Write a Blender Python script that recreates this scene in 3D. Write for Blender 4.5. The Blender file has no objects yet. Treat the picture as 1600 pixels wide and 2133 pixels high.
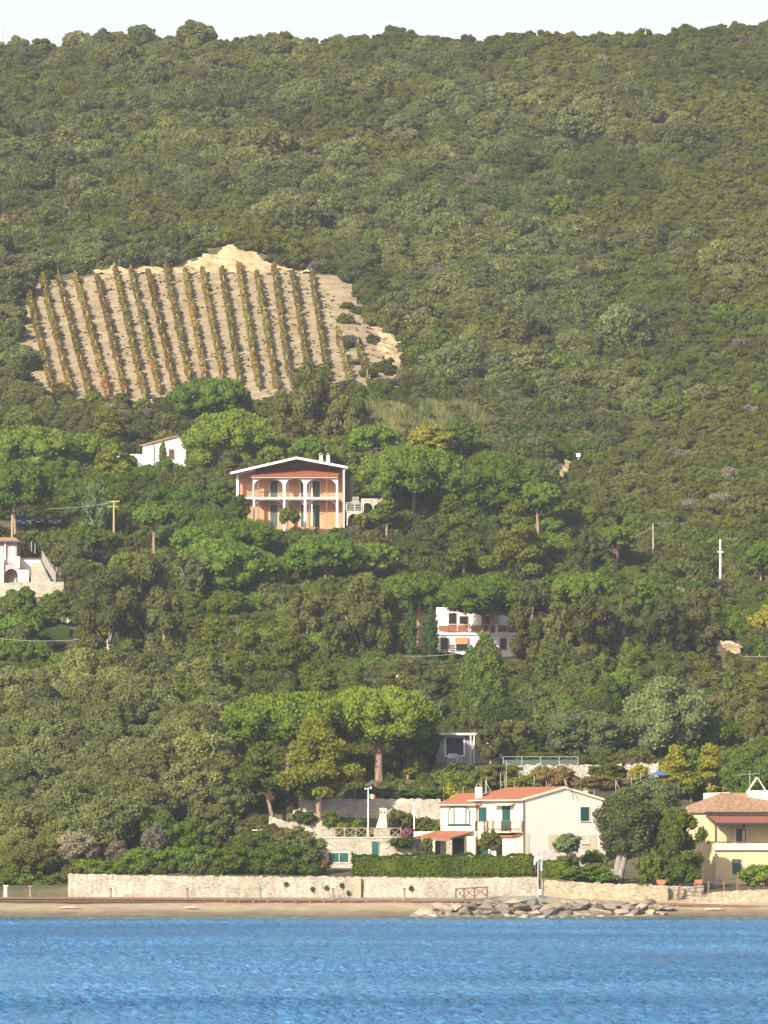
import bpy, math, random
import numpy as np
from mathutils import Vector, Matrix
R = math.radians
scene = bpy.context.scene
COL = scene.collection

# ------------------------------------------------------------------ camera, light, exposure
F = 10000.0                       # focal length in photo pixels (1600 wide)
HOR, CAMZ, CAMD = 1760.0, 6.0, 400.0
PITCH = math.atan((HOR - 1066.5) / F)
cam_d = bpy.data.cameras.new("camera"); cam = bpy.data.objects.new("camera", cam_d); COL.objects.link(cam)
cam.location = (0, -CAMD, CAMZ); cam.rotation_euler = (math.pi / 2 + PITCH, 0, 0)
cam_d.sensor_fit = 'HORIZONTAL'; cam_d.sensor_width = 36; cam_d.lens = 225
cam_d.clip_start = 5; cam_d.clip_end = 12000
scene.camera = cam
SUN_EL, SUN_AZ = 25.0, 31.0       # azimuth: degrees to the left of straight behind the camera
sund = bpy.data.lights.new("sun", 'SUN'); sun = bpy.data.objects.new("sun", sund); COL.objects.link(sun)
sund.energy = 4.9; sund.angle = R(0.6); sund.color = (1.0, 0.91, 0.77)
sdir = Vector((-math.sin(R(SUN_AZ)) * math.cos(R(SUN_EL)), -math.cos(R(SUN_AZ)) * math.cos(R(SUN_EL)), math.sin(R(SUN_EL))))
sun.rotation_euler = sdir.to_track_quat('Z', 'Y').to_euler()
world = bpy.data.worlds.new("World"); scene.world = world; world.use_nodes = True
wn = world.node_tree; wn.nodes.clear()
wo = wn.nodes.new('ShaderNodeOutputWorld'); wb = wn.nodes.new('ShaderNodeBackground'); sk = wn.nodes.new('ShaderNodeTexSky')
sk.sky_type = 'NISHITA'; sk.sun_disc = False; sk.sun_elevation = R(SUN_EL)
sk.sun_rotation = math.atan2(sdir.x, sdir.y)
sk.air_density = 1.0; sk.dust_density = 3.5; sk.ozone_density = 1.5
wb.inputs['Strength'].default_value = 0.095
# bright milky band low over the hills: elevation-driven veil of thin high cloud
wg = wn.nodes.new('ShaderNodeNewGeometry'); wx_ = wn.nodes.new('ShaderNodeSeparateXYZ'); wr = wn.nodes.new('ShaderNodeMapRange'); wm = wn.nodes.new('ShaderNodeMix'); wm.data_type = 'RGBA'
wn.links.new(wg.outputs['Incoming'], wx_.inputs[0]); wr.interpolation_type = 'SMOOTHSTEP'
wr.inputs[1].default_value = -.36; wr.inputs[2].default_value = -.04; wr.inputs[3].default_value = 0.0; wr.inputs[4].default_value = .85
wn.links.new(wx_.outputs[2], wr.inputs[0]); wn.links.new(wr.outputs[0], wm.inputs[0]); wn.links.new(sk.outputs[0], wm.inputs[6]); wm.inputs[7].default_value = (9.0, 9.2, 9.3, 1)
wn.links.new(wm.outputs[2], wb.inputs[0]); wn.links.new(wb.outputs[0], wo.inputs[0])
scene.view_settings.view_transform = 'Standard'; scene.view_settings.look = 'None'
scene.view_settings.exposure = 0.75; scene.view_settings.gamma = 1.0
scene.cycles.use_denoising = True
scene.cycles.max_bounces = 5; scene.cycles.diffuse_bounces = 2; scene.cycles.volume_bounces = 1
scene.cycles.transparent_max_bounces = 4
scene.cycles.sample_clamp_indirect = 6

rng = np.random.default_rng(7); random.seed(7)
cp, sp = math.cos(PITCH), math.sin(PITCH)
def at(px, py, D):
    """point at distance D (along the ground) seen at photo pixel px, py"""
    v = (1066.5 - py) / F; den = cp - v * sp
    return Vector((D * ((px - 800) / F) / den, D - CAMD, CAMZ + D * (sp + v * cp) / den))
def zat(py, D):
    v = (1066.5 - py) / F
    return CAMZ + D * (sp + v * cp) / (cp - v * sp)
def pix(x, y, z):
    D = y + CAMD; h = z - CAMZ
    f = D * cp + h * sp
    return 800 + F * x / f, 1066.5 - F * (h * cp - D * sp) / f

# ------------------------------------------------------------------ terrain
UU = np.array([-100, 100, 300, 500, 680, 900, 1100, 1300, 1500, 1700.])
TAB = [
 (350, [2060]*10), (395, [1935]*10), (400, [1911]*10), (405.5, [1882]*10), (408.6, [1868]*10),
 (409.8, [1855,1850,1826,1826,1826,1828,1828,1845,1856,1856]),
 (413, [1845,1840,1816,1820,1822,1824,1826,1840,1852,1852]),
 (425, [1800,1790,1775,1785,1800,1800,1800,1815,1835,1838]),
 (427, [1792,1782,1768,1772,1749,1797,1797,1810,1830,1836]),
 (437, [1740,1730,1715,1722,1746,1752,1745,1760,1800,1810]),
 (439, [1728,1720,1705,1690,1670,1672,1730,1750,1780,1790]),
 (450, [1690,1680,1660,1655,1655,1652,1655,1680,1700,1700]),
 (457.5, [1660,1650,1630,1640,1645,1640,1635,1640,1650,1650]),
 (458.9, [1655,1645,1625,1618,1610,1598,1592,1600,1640,1640]),
 (470, [1610,1600,1580,1570,1570,1580,1582,1590,1600,1600]),
 (500, [1500,1495,1490,1480,1485,1490,1490,1490,1500,1500]),
 (543, [1375,1375,1370,1370,1390,1376,1368,1375,1400,1400]),
 (556, [1335,1335,1330,1330,1355,1368,1358,1350,1350,1350]),
 (575, [1232,1236,1262,1274,1272,1280,1290,1290,1290,1290]),
 (600, [1130,1140,1160,1165,1150,1150,1160,1190,1200,1200]),
 (610, [1095,1095,1100,1094,1092,1092,1100,1150,1160,1160]),
 (622, [1060,1060,1050,1060,1060,1060,1070,1110,1120,1120]),
 (650, [985,985,980,975,980,980,985,1010,1010,1010]),
 (690, [855,850,855,855,850,860,860,880,880,880]),
 (760, [585,590,572,572,582,620,620,620,620,620]),
 (766, [572,572,545,512,556,605,605,605,605,605]),
 (800, [465,465,450,450,465,490,495,495,495,490]),
 (870, [290,290,285,280,285,295,300,300,300,295]),
 (950, [104,117,84,84,92,98,92,100,72,70]),
 (1000, [235,240,225,230,235,240,235,240,225,225]),
 (1200, [700]*10), (1500, [1200]*10), (2400, [1500]*10), (6000, [1650]*10)]
TD = np.array([t[0] for t in TAB], float); TP = np.array([t[1] for t in TAB], float)
NZ = [(rng.uniform(0, 2*math.pi), rng.uniform(0, 2*math.pi), k) for k in (0.02, .033, .05, .08, .12, .19, .3, .45) for _ in range(3)]
def wnoise(x, y):
    s = 0
    for a, p, k in NZ:
        s = s + np.sin((x * math.cos(a) + y * math.sin(a)) * k * 2 + p) / (k / 0.02) ** 0.7
    return s / 3
def terr(x, y):
    x = np.asarray(x, float); y = np.asarray(y, float)
    D = y + CAMD; u = 800 + F * x / np.maximum(D, 50)
    u = np.clip(u, UU[0], UU[-1] - .01); Dc = np.clip(D, TD[0], TD[-1] - .01)
    i = np.clip(np.searchsorted(UU, u, 'right') - 1, 0, len(UU) - 2); j = np.clip(np.searchsorted(TD, Dc, 'right') - 1, 0, len(TD) - 2)
    a = (u - UU[i]) / (UU[i+1] - UU[i]); a = a * a * (3 - 2 * a); b = (Dc - TD[j]) / (TD[j+1] - TD[j])
    # rows are interpolated in height, not in pixels, so slopes are straight
    def z(jj, ii): return zat(TP[jj, ii], TD[jj])
    zz = (z(j, i) * (1-a) + z(j, i+1) * a) * (1-b) + (z(j+1, i) * (1-a) + z(j+1, i+1) * a) * b
    amp = np.clip((D - 440) / 60, 0, 1) * 0.25 + np.clip((D - 775) / 60, 0, 1) * 1.5
    amp = amp * np.where(D > 930, np.clip((1000 - D) / 70, .35, 1), 1)
    return zz + amp * wnoise(x, y)
def ground(px, py, dmin=400.0, dmax=960.0):
    """terrain point seen at a photo pixel"""
    Ds = np.arange(dmin, dmax, 0.4)
    v = (1066.5 - py) / F; den = cp - v * sp
    xs = Ds * ((px - 800) / F) / den; zs = CAMZ + Ds * (sp + v * cp) / den
    t = terr(xs, Ds - CAMD)
    k = np.argmax(t >= zs) if (t >= zs).any() else len(Ds) - 1
    return Vector((xs[k], Ds[k] - CAMD, float(t[k])))

# ------------------------------------------------------------------ node helpers
def newmat(name):
    m = bpy.data.materials.new(name); m.use_nodes = True; nt = m.node_tree; nt.nodes.clear()
    return m, nt, nt.nodes.new('ShaderNodeOutputMaterial')
def nd(nt, t, **kw):
    n = nt.nodes.new(t)
    for k, v in kw.items():
        if hasattr(n, k): setattr(n, k, v)
        else: n.inputs[k.replace('_', ' ')].default_value = v
    return n
def ramp(nt, stops, fac, interp='LINEAR'):
    r = nt.nodes.new('ShaderNodeValToRGB'); r.color_ramp.interpolation = interp
    e = r.color_ramp.elements
    while len(e) < len(stops): e.new(0.5)
    for k, (p, c) in enumerate(stops):
        e[k].position = p; e[k].color = (*c, 1) if len(c) == 3 else c
    nt.links.new(fac, r.inputs[0]); return r.outputs[0]
def mix(nt, a, b, fac, mode='MIX'):
    m = nt.nodes.new('ShaderNodeMix'); m.data_type = 'RGBA'; m.blend_type = mode
    for s, v in ((6, a), (7, b), (0, fac)):
        if isinstance(v, (int, float)): m.inputs[s].default_value = v
        elif isinstance(v, tuple): m.inputs[s].default_value = (*v, 1)
        else: nt.links.new(v, m.inputs[s])
    return m.outputs[2]
def noise(nt, scale, detail=3, vec=None, rough=.55):
    n = nd(nt, 'ShaderNodeTexNoise'); n.inputs['Scale'].default_value = scale; n.inputs['Detail'].default_value = detail; n.inputs['Roughness'].default_value = rough
    if vec is not None: nt.links.new(vec, n.inputs['Vector'])
    return n.outputs[0]
def wpos(nt): return nt.nodes.new('ShaderNodeNewGeometry').outputs['Position']
def opos(nt): return nt.nodes.new('ShaderNodeTexCoord').outputs['Object']
def principled(nt, out, col, rough=.8, bump=None, strength=.3, dist=.02, spec=.3, metal=0):
    p = nt.nodes.new('ShaderNodeBsdfPrincipled')
    if isinstance(col, tuple): p.inputs['Base Color'].default_value = (*col, 1)
    else: nt.links.new(col, p.inputs['Base Color'])
    p.inputs['Roughness'].default_value = rough; p.inputs['Specular IOR Level'].default_value = spec; p.inputs['Metallic'].default_value = metal
    if bump is not None:
        b = nt.nodes.new('ShaderNodeBump'); b.inputs['Strength'].default_value = strength; b.inputs['Distance'].default_value = dist
        nt.links.new(bump, b.inputs['Height']); nt.links.new(b.outputs[0], p.inputs['Normal'])
    nt.links.new(p.outputs[0], out.inputs[0]); return p
def scalev(nt, vec, s):
    m = nt.nodes.new('ShaderNodeMapping'); m.inputs['Scale'].default_value = s; nt.links.new(vec, m.inputs[0]); return m.outputs[0]

def foliage_mat(name, dark, light, alt, trans=.22, nscale=.12, altamt=.5):
    m, nt, out = newmat(name)
    at_ = nt.nodes.new('ShaderNodeAttribute'); at_.attribute_name = 'tint'
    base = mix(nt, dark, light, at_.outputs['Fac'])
    w = wpos(nt)
    n1 = noise(nt, nscale, 2, w)
    f = nd(nt, 'ShaderNodeMapRange'); f.inputs[1].default_value = .48; f.inputs[2].default_value = .62; f.inputs[4].default_value = altamt
    nt.links.new(n1, f.inputs[0])
    base = mix(nt, base, alt, f.outputs[0])
    base = mix(nt, base, ramp(nt, [(.36, (.80, .84, .78)), (.5, (1, 1, 1)), (.64, (1.22, 1.14, 1.02))], noise(nt, .028, 3, w)), 1.0, 'MULTIPLY')
    oi = nt.nodes.new('ShaderNodeObjectInfo')
    hsv = nt.nodes.new('ShaderNodeHueSaturation')
    r1 = nd(nt, 'ShaderNodeMapRange'); r1.inputs[3].default_value = .484; r1.inputs[4].default_value = .509; nt.links.new(oi.outputs['Random'], r1.inputs[0])
    r2 = nd(nt, 'ShaderNodeMath', operation='MULTIPLY'); r2.inputs[1].default_value = 7.31; nt.links.new(oi.outputs['Random'], r2.inputs[0])
    r3 = nd(nt, 'ShaderNodeMath', operation='FRACT'); nt.links.new(r2.outputs[0], r3.inputs[0])
    r4 = nd(nt, 'ShaderNodeMapRange'); r4.inputs[3].default_value = .72; r4.inputs[4].default_value = 1.3; nt.links.new(r3.outputs[0], r4.inputs[0])
    nt.links.new(r1.outputs[0], hsv.inputs['Hue']); nt.links.new(r4.outputs[0], hsv.inputs['Value']); nt.links.new(base, hsv.inputs['Color'])
    d = nt.nodes.new('ShaderNodeBsdfDiffuse'); t = nt.nodes.new('ShaderNodeBsdfTranslucent'); mx = nt.nodes.new('ShaderNodeMixShader')
    mx.inputs[0].default_value = trans
    nt.links.new(hsv.outputs[0], d.inputs[0]); nt.links.new(hsv.outputs[0], t.inputs[0])
    nt.links.new(d.outputs[0], mx.inputs[1]); nt.links.new(t.outputs[0], mx.inputs[2]); nt.links.new(mx.outputs[0], out.inputs[0])
    return m
FM = dict(
 oak=foliage_mat('holm_oak_leaves', (0.033,0.048,0.012), (0.189,0.209,0.077), (0.092,0.110,0.022)),
 macchia=foliage_mat('scrub_leaves', (0.040,0.056,0.010), (0.143,0.161,0.027), (0.115,0.123,0.043)),
 stone=foliage_mat('stone_pine_needles', (0.040,0.079,0.011), (0.145,0.214,0.028), (0.115,0.157,0.023), .2, .2, .4),
 aleppo=foliage_mat('aleppo_pine_needles', (0.047,0.067,0.010), (0.165,0.193,0.030), (0.130,0.151,0.023), .25),
 euc=foliage_mat('eucalyptus_leaves', (0.041,0.054,0.014), (0.143,0.154,0.050), (0.106,0.108,0.032), .25),
 cypress=foliage_mat('cypress_leaves', (0.034,0.053,0.012), (0.114,0.149,0.030), (0.095,0.116,0.023), .1),
 silver=foliage_mat('silver_leaves', (0.049,0.077,0.031), (0.171,0.219,0.088), (0.108,0.143,0.048)),
 lime=foliage_mat('golden_leaves', (.09,.11,.012), (.36,.33,.035), (.14,.17,.022)),
 green=foliage_mat('green_leaves', (0.033,0.060,0.010), (0.110,0.166,0.023), (0.100,0.124,0.019)),
 hedge=foliage_mat('hedge_leaves', (0.035,0.068,0.010), (0.120,0.182,0.022), (0.150,0.182,0.020), .15, .35),
 dead=foliage_mat('bare_twigs', (.085,.078,.058), (.225,.205,.155), (.165,.145,.10), .1),
 rust=foliage_mat('rusty_leaves', (.10,.07,.03), (.22,.15,.065), (.12,.11,.03), .2),
 reed=foliage_mat('dry_reeds', (.085,.10,.035), (.27,.26,.12), (.13,.17,.05), .3, .5, .9),
 vine=foliage_mat('vine_leaves', (.115,.10,.026), (.285,.235,.055), (.235,.135,.05), .3, .16, .8),
 darkcyp=foliage_mat('dark_cypress_leaves', (.016,.030,.012), (.05,.075,.022), (.04,.06,.018), .08),  # deepened copy of the cypress green, with shade put into the leaf colour
 bloom=foliage_mat('magenta_blossom', (.09,.06,.05), (.26,.07,.18), (.10,.09,.05)))
def bark_mat(name, c1, c2):
    m, nt, out = newmat(name); v = scalev(nt, opos(nt), (6, 6, 1.2))
    n = noise(nt, 1.6, 5, v); principled(nt, out, ramp(nt, [(.35, c1), (.65, c2)], n), .9, n, .6, .03); return m
BARK = bark_mat('pine_bark', (.14,.085,.06), (.36,.25,.19)); PALE = bark_mat('pale_bark', (.30,.25,.19), (.55,.48,.38)); GREYB = bark_mat('grey_bark', (.16,.14,.12), (.32,.29,.25))

# ------------------------------------------------------------------ object helpers
def link(o, parent=None):
    COL.objects.link(o)
    if parent is not None: o.parent = parent
    return o
def tag(o, label=None, cat=None, group=None, kind=None):
    if label: o['label'] = label
    if cat: o['category'] = cat
    if group: o['group'] = group
    if kind: o['kind'] = kind
    return o
def root(name, loc, label, cat, group=None, rz=0.0):
    o = bpy.data.objects.new(name, None); o.location = loc; o.rotation_euler = (0, 0, rz); o.empty_display_size = .3
    link(o); return tag(o, label, cat, group)
def npmesh(name, V, faces, mats=(), tint=None, smooth=False, midx=None):
    """faces: list of int arrays each of shape (n, k)"""
    me = bpy.data.meshes.new(name); V = np.asarray(V, np.float32)
    faces = [np.asarray(f, np.int32) for f in faces if len(f)]
    me.vertices.add(len(V)); me.vertices.foreach_set('co', V.ravel())
    loops = np.concatenate([f.ravel() for f in faces]); cnt = np.concatenate([np.full(len(f), f.shape[1]) for f in faces])
    me.loops.add(len(loops)); me.loops.foreach_set('vertex_index', loops)
    me.polygons.add(len(cnt)); me.polygons.foreach_set('loop_start', np.concatenate([[0], np.cumsum(cnt)[:-1]]).astype(np.int32))
    if smooth is not False: me.polygons.foreach_set('use_smooth', np.full(len(cnt), True) if smooth is True else smooth)
    for m in mats: me.materials.append(m)
    if midx is not None: me.polygons.foreach_set('material_index', midx.astype(np.int32))
    me.update(calc_edges=True)
    if tint is not None:
        a = me.attributes.new('tint', 'FLOAT', 'FACE'); a.data.foreach_set('value', np.asarray(tint, np.float32))
    me.validate(); return me
def mobj(name, me, parent=None, loc=(0, 0, 0)):
    o = bpy.data.objects.new(name, me); o.location = loc; return link(o, parent)

class MB:
    """collects solids into one mesh; M is the placing matrix"""
    def __init__(s, M=None): s.v = []; s.f = []; s.M = M or Matrix.Identity(4)
    def add(s, vs, fs):
        b = len(s.v); s.v += [tuple(s.M @ Vector(p)) for p in vs]; s.f += [tuple(b + i for i in f) for f in fs]; return s
    def box(s, x0, x1, y0, y1, z0, z1):
        return s.add([(x0,y0,z0),(x1,y0,z0),(x1,y1,z0),(x0,y1,z0),(x0,y0,z1),(x1,y0,z1),(x1,y1,z1),(x0,y1,z1)],
                     [(0,3,2,1),(4,5,6,7),(0,1,5,4),(1,2,6,5),(2,3,7,6),(3,0,4,7)])
    def prism(s, poly, y0, y1):
        """poly: (x, z) outline, extruded along y"""
        n = len(poly)
        return s.add([(x, y0, z) for x, z in poly] + [(x, y1, z) for x, z in poly],
                     [tuple(range(n)), tuple(range(2*n-1, n-1, -1))] + [((i+1) % n, i, n+i, n+(i+1) % n) for i in range(n)])
    def slab(s, quad, t):
        """quad of four 3-D corners, thickened by t along its normal (both ways from the top)"""
        q = [Vector(p) for p in quad]; n = (q[1]-q[0]).cross(q[2]-q[0]).normalized()
        lo = [p - n * t for p in q]
        k = len(q)
        return s.add(q + lo, [tuple(range(k)), tuple(range(2*k-1, k-1, -1))] + [((i+1) % k, i, k+i, k+(i+1) % k) for i in range(k)])
    def tube(s, pts, rad, n=8):
        pts = [Vector(p) for p in pts]; rad = rad if hasattr(rad, '__len__') else [rad] * len(pts)
        vs, fs = [], []
        for k, p in enumerate(pts):
            d = (pts[min(k+1, len(pts)-1)] - pts[max(k-1, 0)]).normalized()
            a = d.orthogonal().normalized() if abs(d.z) < .95 else Vector((1, 0, 0)); a = (a - d * a.dot(d)).normalized(); b = d.cross(a)
            for j in range(n):
                t = 2 * math.pi * j / n; vs.append(p + (a * math.cos(t) + b * math.sin(t)) * rad[k])
        for k in range(len(pts)-1):
            for j in range(n): fs.append((k*n+j, k*n+(j+1) % n, (k+1)*n+(j+1) % n, (k+1)*n+j))
        fs += [tuple(range(n-1, -1, -1)), tuple(range((len(pts)-1)*n, len(pts)*n))]
        return s.add(vs, fs)
    def build(s, name, mat, parent=None, label=None, smooth=False):
        me = bpy.data.meshes.new(name); me.from_pydata(s.v, [], s.f); me.materials.append(mat)
        if smooth: me.polygons.foreach_set('use_smooth', [True] * len(me.polygons))
        me.update(); o = mobj(name, me, parent)
        if label: o['label'] = label
        return o

ONES = 'first second third fourth fifth sixth seventh eighth ninth tenth eleventh twelfth thirteenth fourteenth fifteenth sixteenth seventeenth eighteenth nineteenth'.split()
def ordn(n):
    if n >= 100: return 'hundredth' if n == 100 else 'hundred-and-' + ordn(n - 100)
    if n < 20: return ONES[n - 1]
    t, u = divmod(n, 10); w = {2: 'twent', 3: 'thirt', 4: 'fort', 5: 'fift', 6: 'sixt', 7: 'sevent', 8: 'eight', 9: 'ninet'}[t]
    return w + 'ieth' if u == 0 else w + 'y-' + ONES[u - 1]
# icosphere for crown cores
def _ico():
    t = (1 + 5 ** .5) / 2
    v = np.array([(-1,t,0),(1,t,0),(-1,-t,0),(1,-t,0),(0,-1,t),(0,1,t),(0,-1,-t),(0,1,-t),(t,0,-1),(t,0,1),(-t,0,-1),(-t,0,1)], float)
    f = [(0,11,5),(0,5,1),(0,1,7),(0,7,10),(0,10,11),(1,5,9),(5,11,4),(11,10,2),(10,7,6),(7,1,8),(3,9,4),(3,4,2),(3,2,6),(3,6,8),(3,8,9),(4,9,5),(2,4,11),(6,2,10),(8,6,7),(9,8,1)]
    v /= np.linalg.norm(v[0]); V = [tuple(p) for p in v]; cache = {}; out = []
    def mid(a, b):
        k = (min(a, b), max(a, b))
        if k not in cache:
            m = np.add(V[a], V[b]); m = m / np.linalg.norm(m); V.append(tuple(m)); cache[k] = len(V) - 1
        return cache[k]
    for a, b, c in f:
        x, y, z = mid(a, b), mid(b, c), mid(c, a); out += [(a,x,z),(b,y,x),(c,z,y),(x,y,z)]
    return np.array(V), np.array(out)
ICOV, ICOF = _ico()

def leafcloud(rg, C, RR, n, leaf, aspect=1.5, spiky=.35, up=.25, jit=.55, core=.82, droop=0.0):
    """leaf quads on the outside of ellipsoid blobs C with radii RR -> V, quads, tris, tint"""
    C = np.asarray(C, float); RR = np.asarray(RR, float); nb = len(C)
    area = RR[:, 0] * RR[:, 2]; w = area / area.sum()
    m = int(n * 1.7)
    b = rg.choice(nb, m, p=w)
    d = rg.normal(size=(m, 3)); d[:, 2] += up; d /= np.linalg.norm(d, axis=1)[:, None]
    P = C[b] + RR[b] * d * rg.uniform(.86, 1.12, (m, 1))
    keep = np.ones(m, bool)
    for k in range(nb):
        q = (P - C[k]) / RR[k]; keep &= ((q * q).sum(1) > .62) | (b == k)
    P, d, b = P[keep][:n], d[keep][:n], b[keep][:n]; m = len(P)
    nr = d + rg.normal(size=(m, 3)) * jit; nr /= np.linalg.norm(nr, axis=1)[:, None]
    sp_ = rg.random(m) < spiky
    tg = rg.normal(size=(m, 3)); tg[sp_] = d[sp_] * 2 + rg.normal(size=(sp_.sum(), 3)) * .5 + np.array([0, 0, .8 if droop == 0 else 0])
    if droop: tg[:, 2] -= droop * 2
    nr[sp_] = np.cross(tg[sp_], rg.normal(size=(sp_.sum(), 3)))
    flip = (nr * d).sum(1) < 0; nr[flip] *= -1
    nr /= np.linalg.norm(nr, axis=1)[:, None]
    tg -= nr * (tg * nr).sum(1)[:, None]; tg /= np.linalg.norm(tg, axis=1)[:, None]
    bt = np.cross(nr, tg)
    s = leaf * rg.uniform(.6, 1.35, (m, 1)); L = s * aspect * .5; W = s * .5
    V = np.stack([P - tg * L, P + bt * W - tg * L * .1, P + tg * L, P - bt * W - tg * L * .1], 1).reshape(-1, 3)
    Q = np.arange(m * 4).reshape(m, 4)
    bt_t = rg.random(nb)
    tint = np.clip(.25 + .35 * bt_t[b] + .4 * rg.random(m) , 0, 1)
    T = np.zeros((0, 3), int)
    if core:
        vs, ts = [], []; base = len(V)
        for k in range(nb):
            vs.append(C[k] + ICOV * RR[k] * core); ts.append(ICOF + base + k * len(ICOV))
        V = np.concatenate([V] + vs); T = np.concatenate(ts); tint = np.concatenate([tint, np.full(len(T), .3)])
    return V, Q, T, tint
def leafmesh(name, mat, *a, **k):
    V, Q, T, tint = leafcloud(*a, **k)
    return npmesh(name, V, [Q, T], [mat], tint)

# ---- blob layouts; w = crown width, h = crown height, centred on x=y=0, z from 0 to h
def blobs(kind, rg, w, h):
    C, RR = [], []
    r = w / 2
    if kind == 'stone':
        n = int(np.clip(34 + w * 2.0, 36, 75))
        for i in range(n):
            a = i * 2.39996 + rg.uniform(-.2, .2); q = math.sqrt((i + .5) / n)
            rho = q * (r * .86); br = r * rg.uniform(.15, .23)
            edge = (1 - q ** 2.4) ** .5
            z = h * (.30 + .52 * edge) + rg.uniform(-.05, .05) * h
            C.append((rho * math.cos(a), rho * math.sin(a), z)); RR.append((br, br, min(br * .85, h * .26)))
        for i in range(int(n * .4)):
            a = rg.uniform(0, 6.28); q = rg.uniform(.45, .92); br = r * rg.uniform(.14, .2)
            C.append((q * r * .9 * math.cos(a), q * r * .9 * math.sin(a), h * rg.uniform(.12, .3))); RR.append((br, br, min(br * .7, h * .16)))
        C.append((0, 0, h * .42)); RR.append((r * .7, r * .7, h * .26))
    elif kind in ('round', 'bush'):
        n = 34 if kind == 'round' else 22
        for i in range(n):
            z = 1 - 1.85 * (i + .5) / n; a = i * 2.39996 + rg.uniform(-.3, .3); q = math.sqrt(max(0, 1 - z * z))
            br = rg.uniform(.17, .38); k = rg.uniform(.52, .92)
            C.append((q * math.cos(a) * r * k, q * math.sin(a) * r * k, h * (.5 + z * .5 * k))); RR.append((br * r, br * r, br * h * .48))
        C.append((0, 0, h * .47)); RR.append((r * .62, r * .62, h * .36))
    elif kind == 'cone':
        n = 44
        for i in range(n):
            t = (i + .3) / n; a = i * 2.39996; q = (1 - t) ** .75
            br = r * (.26 + .16 * rg.random()) * (.45 + .55 * q)
            C.append((math.cos(a) * r * q * .72, math.sin(a) * r * q * .72, h * (.07 + .88 * t))); RR.append((br, br, br * 1.25))
        C.append((0, 0, h * .35)); RR.append((r * .5, r * .5, h * .34))
    elif kind == 'column':
        n = 26
        for i in range(n):
            t = (i + .5) / n; a = i * 2.39996; q = min(1, (1 - t) * 3.2) ** .7 * (.75 + .25 * min(1, t * 5))
            br = r * .62 * max(q, .25)
            C.append((math.cos(a) * r * q * .34, math.sin(a) * r * q * .34, h * (.03 + .93 * t))); RR.append((br, br, h / n * 2.3))
    elif kind == 'aleppo':
        n = 40
        for i in range(n):
            t = rg.random() ** .85; a = rg.uniform(0, 6.28); q = (1 - t * .82) * rg.uniform(.25, .9)
            br = r * rg.uniform(.17, .32) * (1.1 - .35 * t)
            C.append((math.cos(a) * r * q, math.sin(a) * r * q, h * (.08 + .84 * t))); RR.append((br, br, br * .55))
        C.append((0, 0, h * .9)); RR.append((r * .2, r * .2, h * .09))
    elif kind == 'euc':
        n = 46
        for i in range(n):
            t = rg.random(); a = rg.uniform(0, 6.28); env = math.sin(math.pi * (.12 + .80 * t)) ** .6; q = rg.uniform(.2, .85) * env
            br = r * rg.uniform(.16, .30)
            C.append((math.cos(a) * r * q, math.sin(a) * r * q, h * (.06 + .86 * t))); RR.append((br, br, br * rg.uniform(.9, 1.5)))
    return np.array(C), np.array(RR)

def trunk_mb(rg, H, zc, r0, C, RR, lean=(0, 0), limbs=7, nstem=1, spread=.0):
    mb = MB()
    for s in range(nstem):
        ang = rg.uniform(0, 6.28); off = Vector((math.cos(ang), math.sin(ang) * .6, 0)) * spread * (s > 0)
        top = Vector((lean[0], lean[1], zc)) + off * 1.6
        ptsl = [Vector((0, 0, -.8)) + off * .4]
        for k in range(1, 6):
            t = k / 5; p = ptsl[0].lerp(top, t) + Vector((rg.normal() * .04, rg.normal() * .04, 0)) * zc * .2
            ptsl.append(p)
        mb.tube(ptsl, [r0 * (1.15 - .5 * k / 5) for k in range(6)], 8)
        ids = rg.choice(len(C), min(limbs, len(C)), replace=False)
        for i in ids:
            c = Vector(C[i]); b = top.lerp(ptsl[3], rg.uniform(0, .7)); midp = b.lerp(c, .5) + Vector((0, 0, -.06 * H * rg.random()))
            mb.tube([b, midp, c], [r0 * .42, r0 * .26, r0 * .08], 5)
    return mb

KIND = dict(  # kind: layout, material, bark, leaf size (photo px), aspect, spiky, leaves factor, droop
 stone_pine=('stone', 'stone', BARK, 4.2, 1.7, .7, 1.0, 0), aleppo_pine=('aleppo', 'aleppo', BARK, 4.0, 1.9, .6, 1.15, 0),
 holm_oak=('round', 'oak', GREYB, 4.2, 1.3, .2, 1.0, 0), eucalyptus=('euc', 'euc', PALE, 4.0, 2.1, .1, 1.2, .9),
 cypress=('column', 'cypress', GREYB, 3.6, 2.2, .7, 1.2, 0), broad_cypress=('cone', 'cypress', GREYB, 4.2, 1.8, .4, 1.1, 0),
 mimosa_tree=('round', 'silver', GREYB, 4.6, 1.6, .5, 1.0, 0), olive_tree=('round', 'silver', GREYB, 4.0, 1.5, .3, 1.1, 0),
 broadleaf_tree=('round', 'green', GREYB, 4.2, 1.4, .25, 1.0, 0), shrub=('bush', 'green', GREYB, 3.9, 1.4, .3, .9, 0), bare_bush=('bush', 'dead', GREYB, 2.4, 2.8, .8, 1.3, 0))
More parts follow.
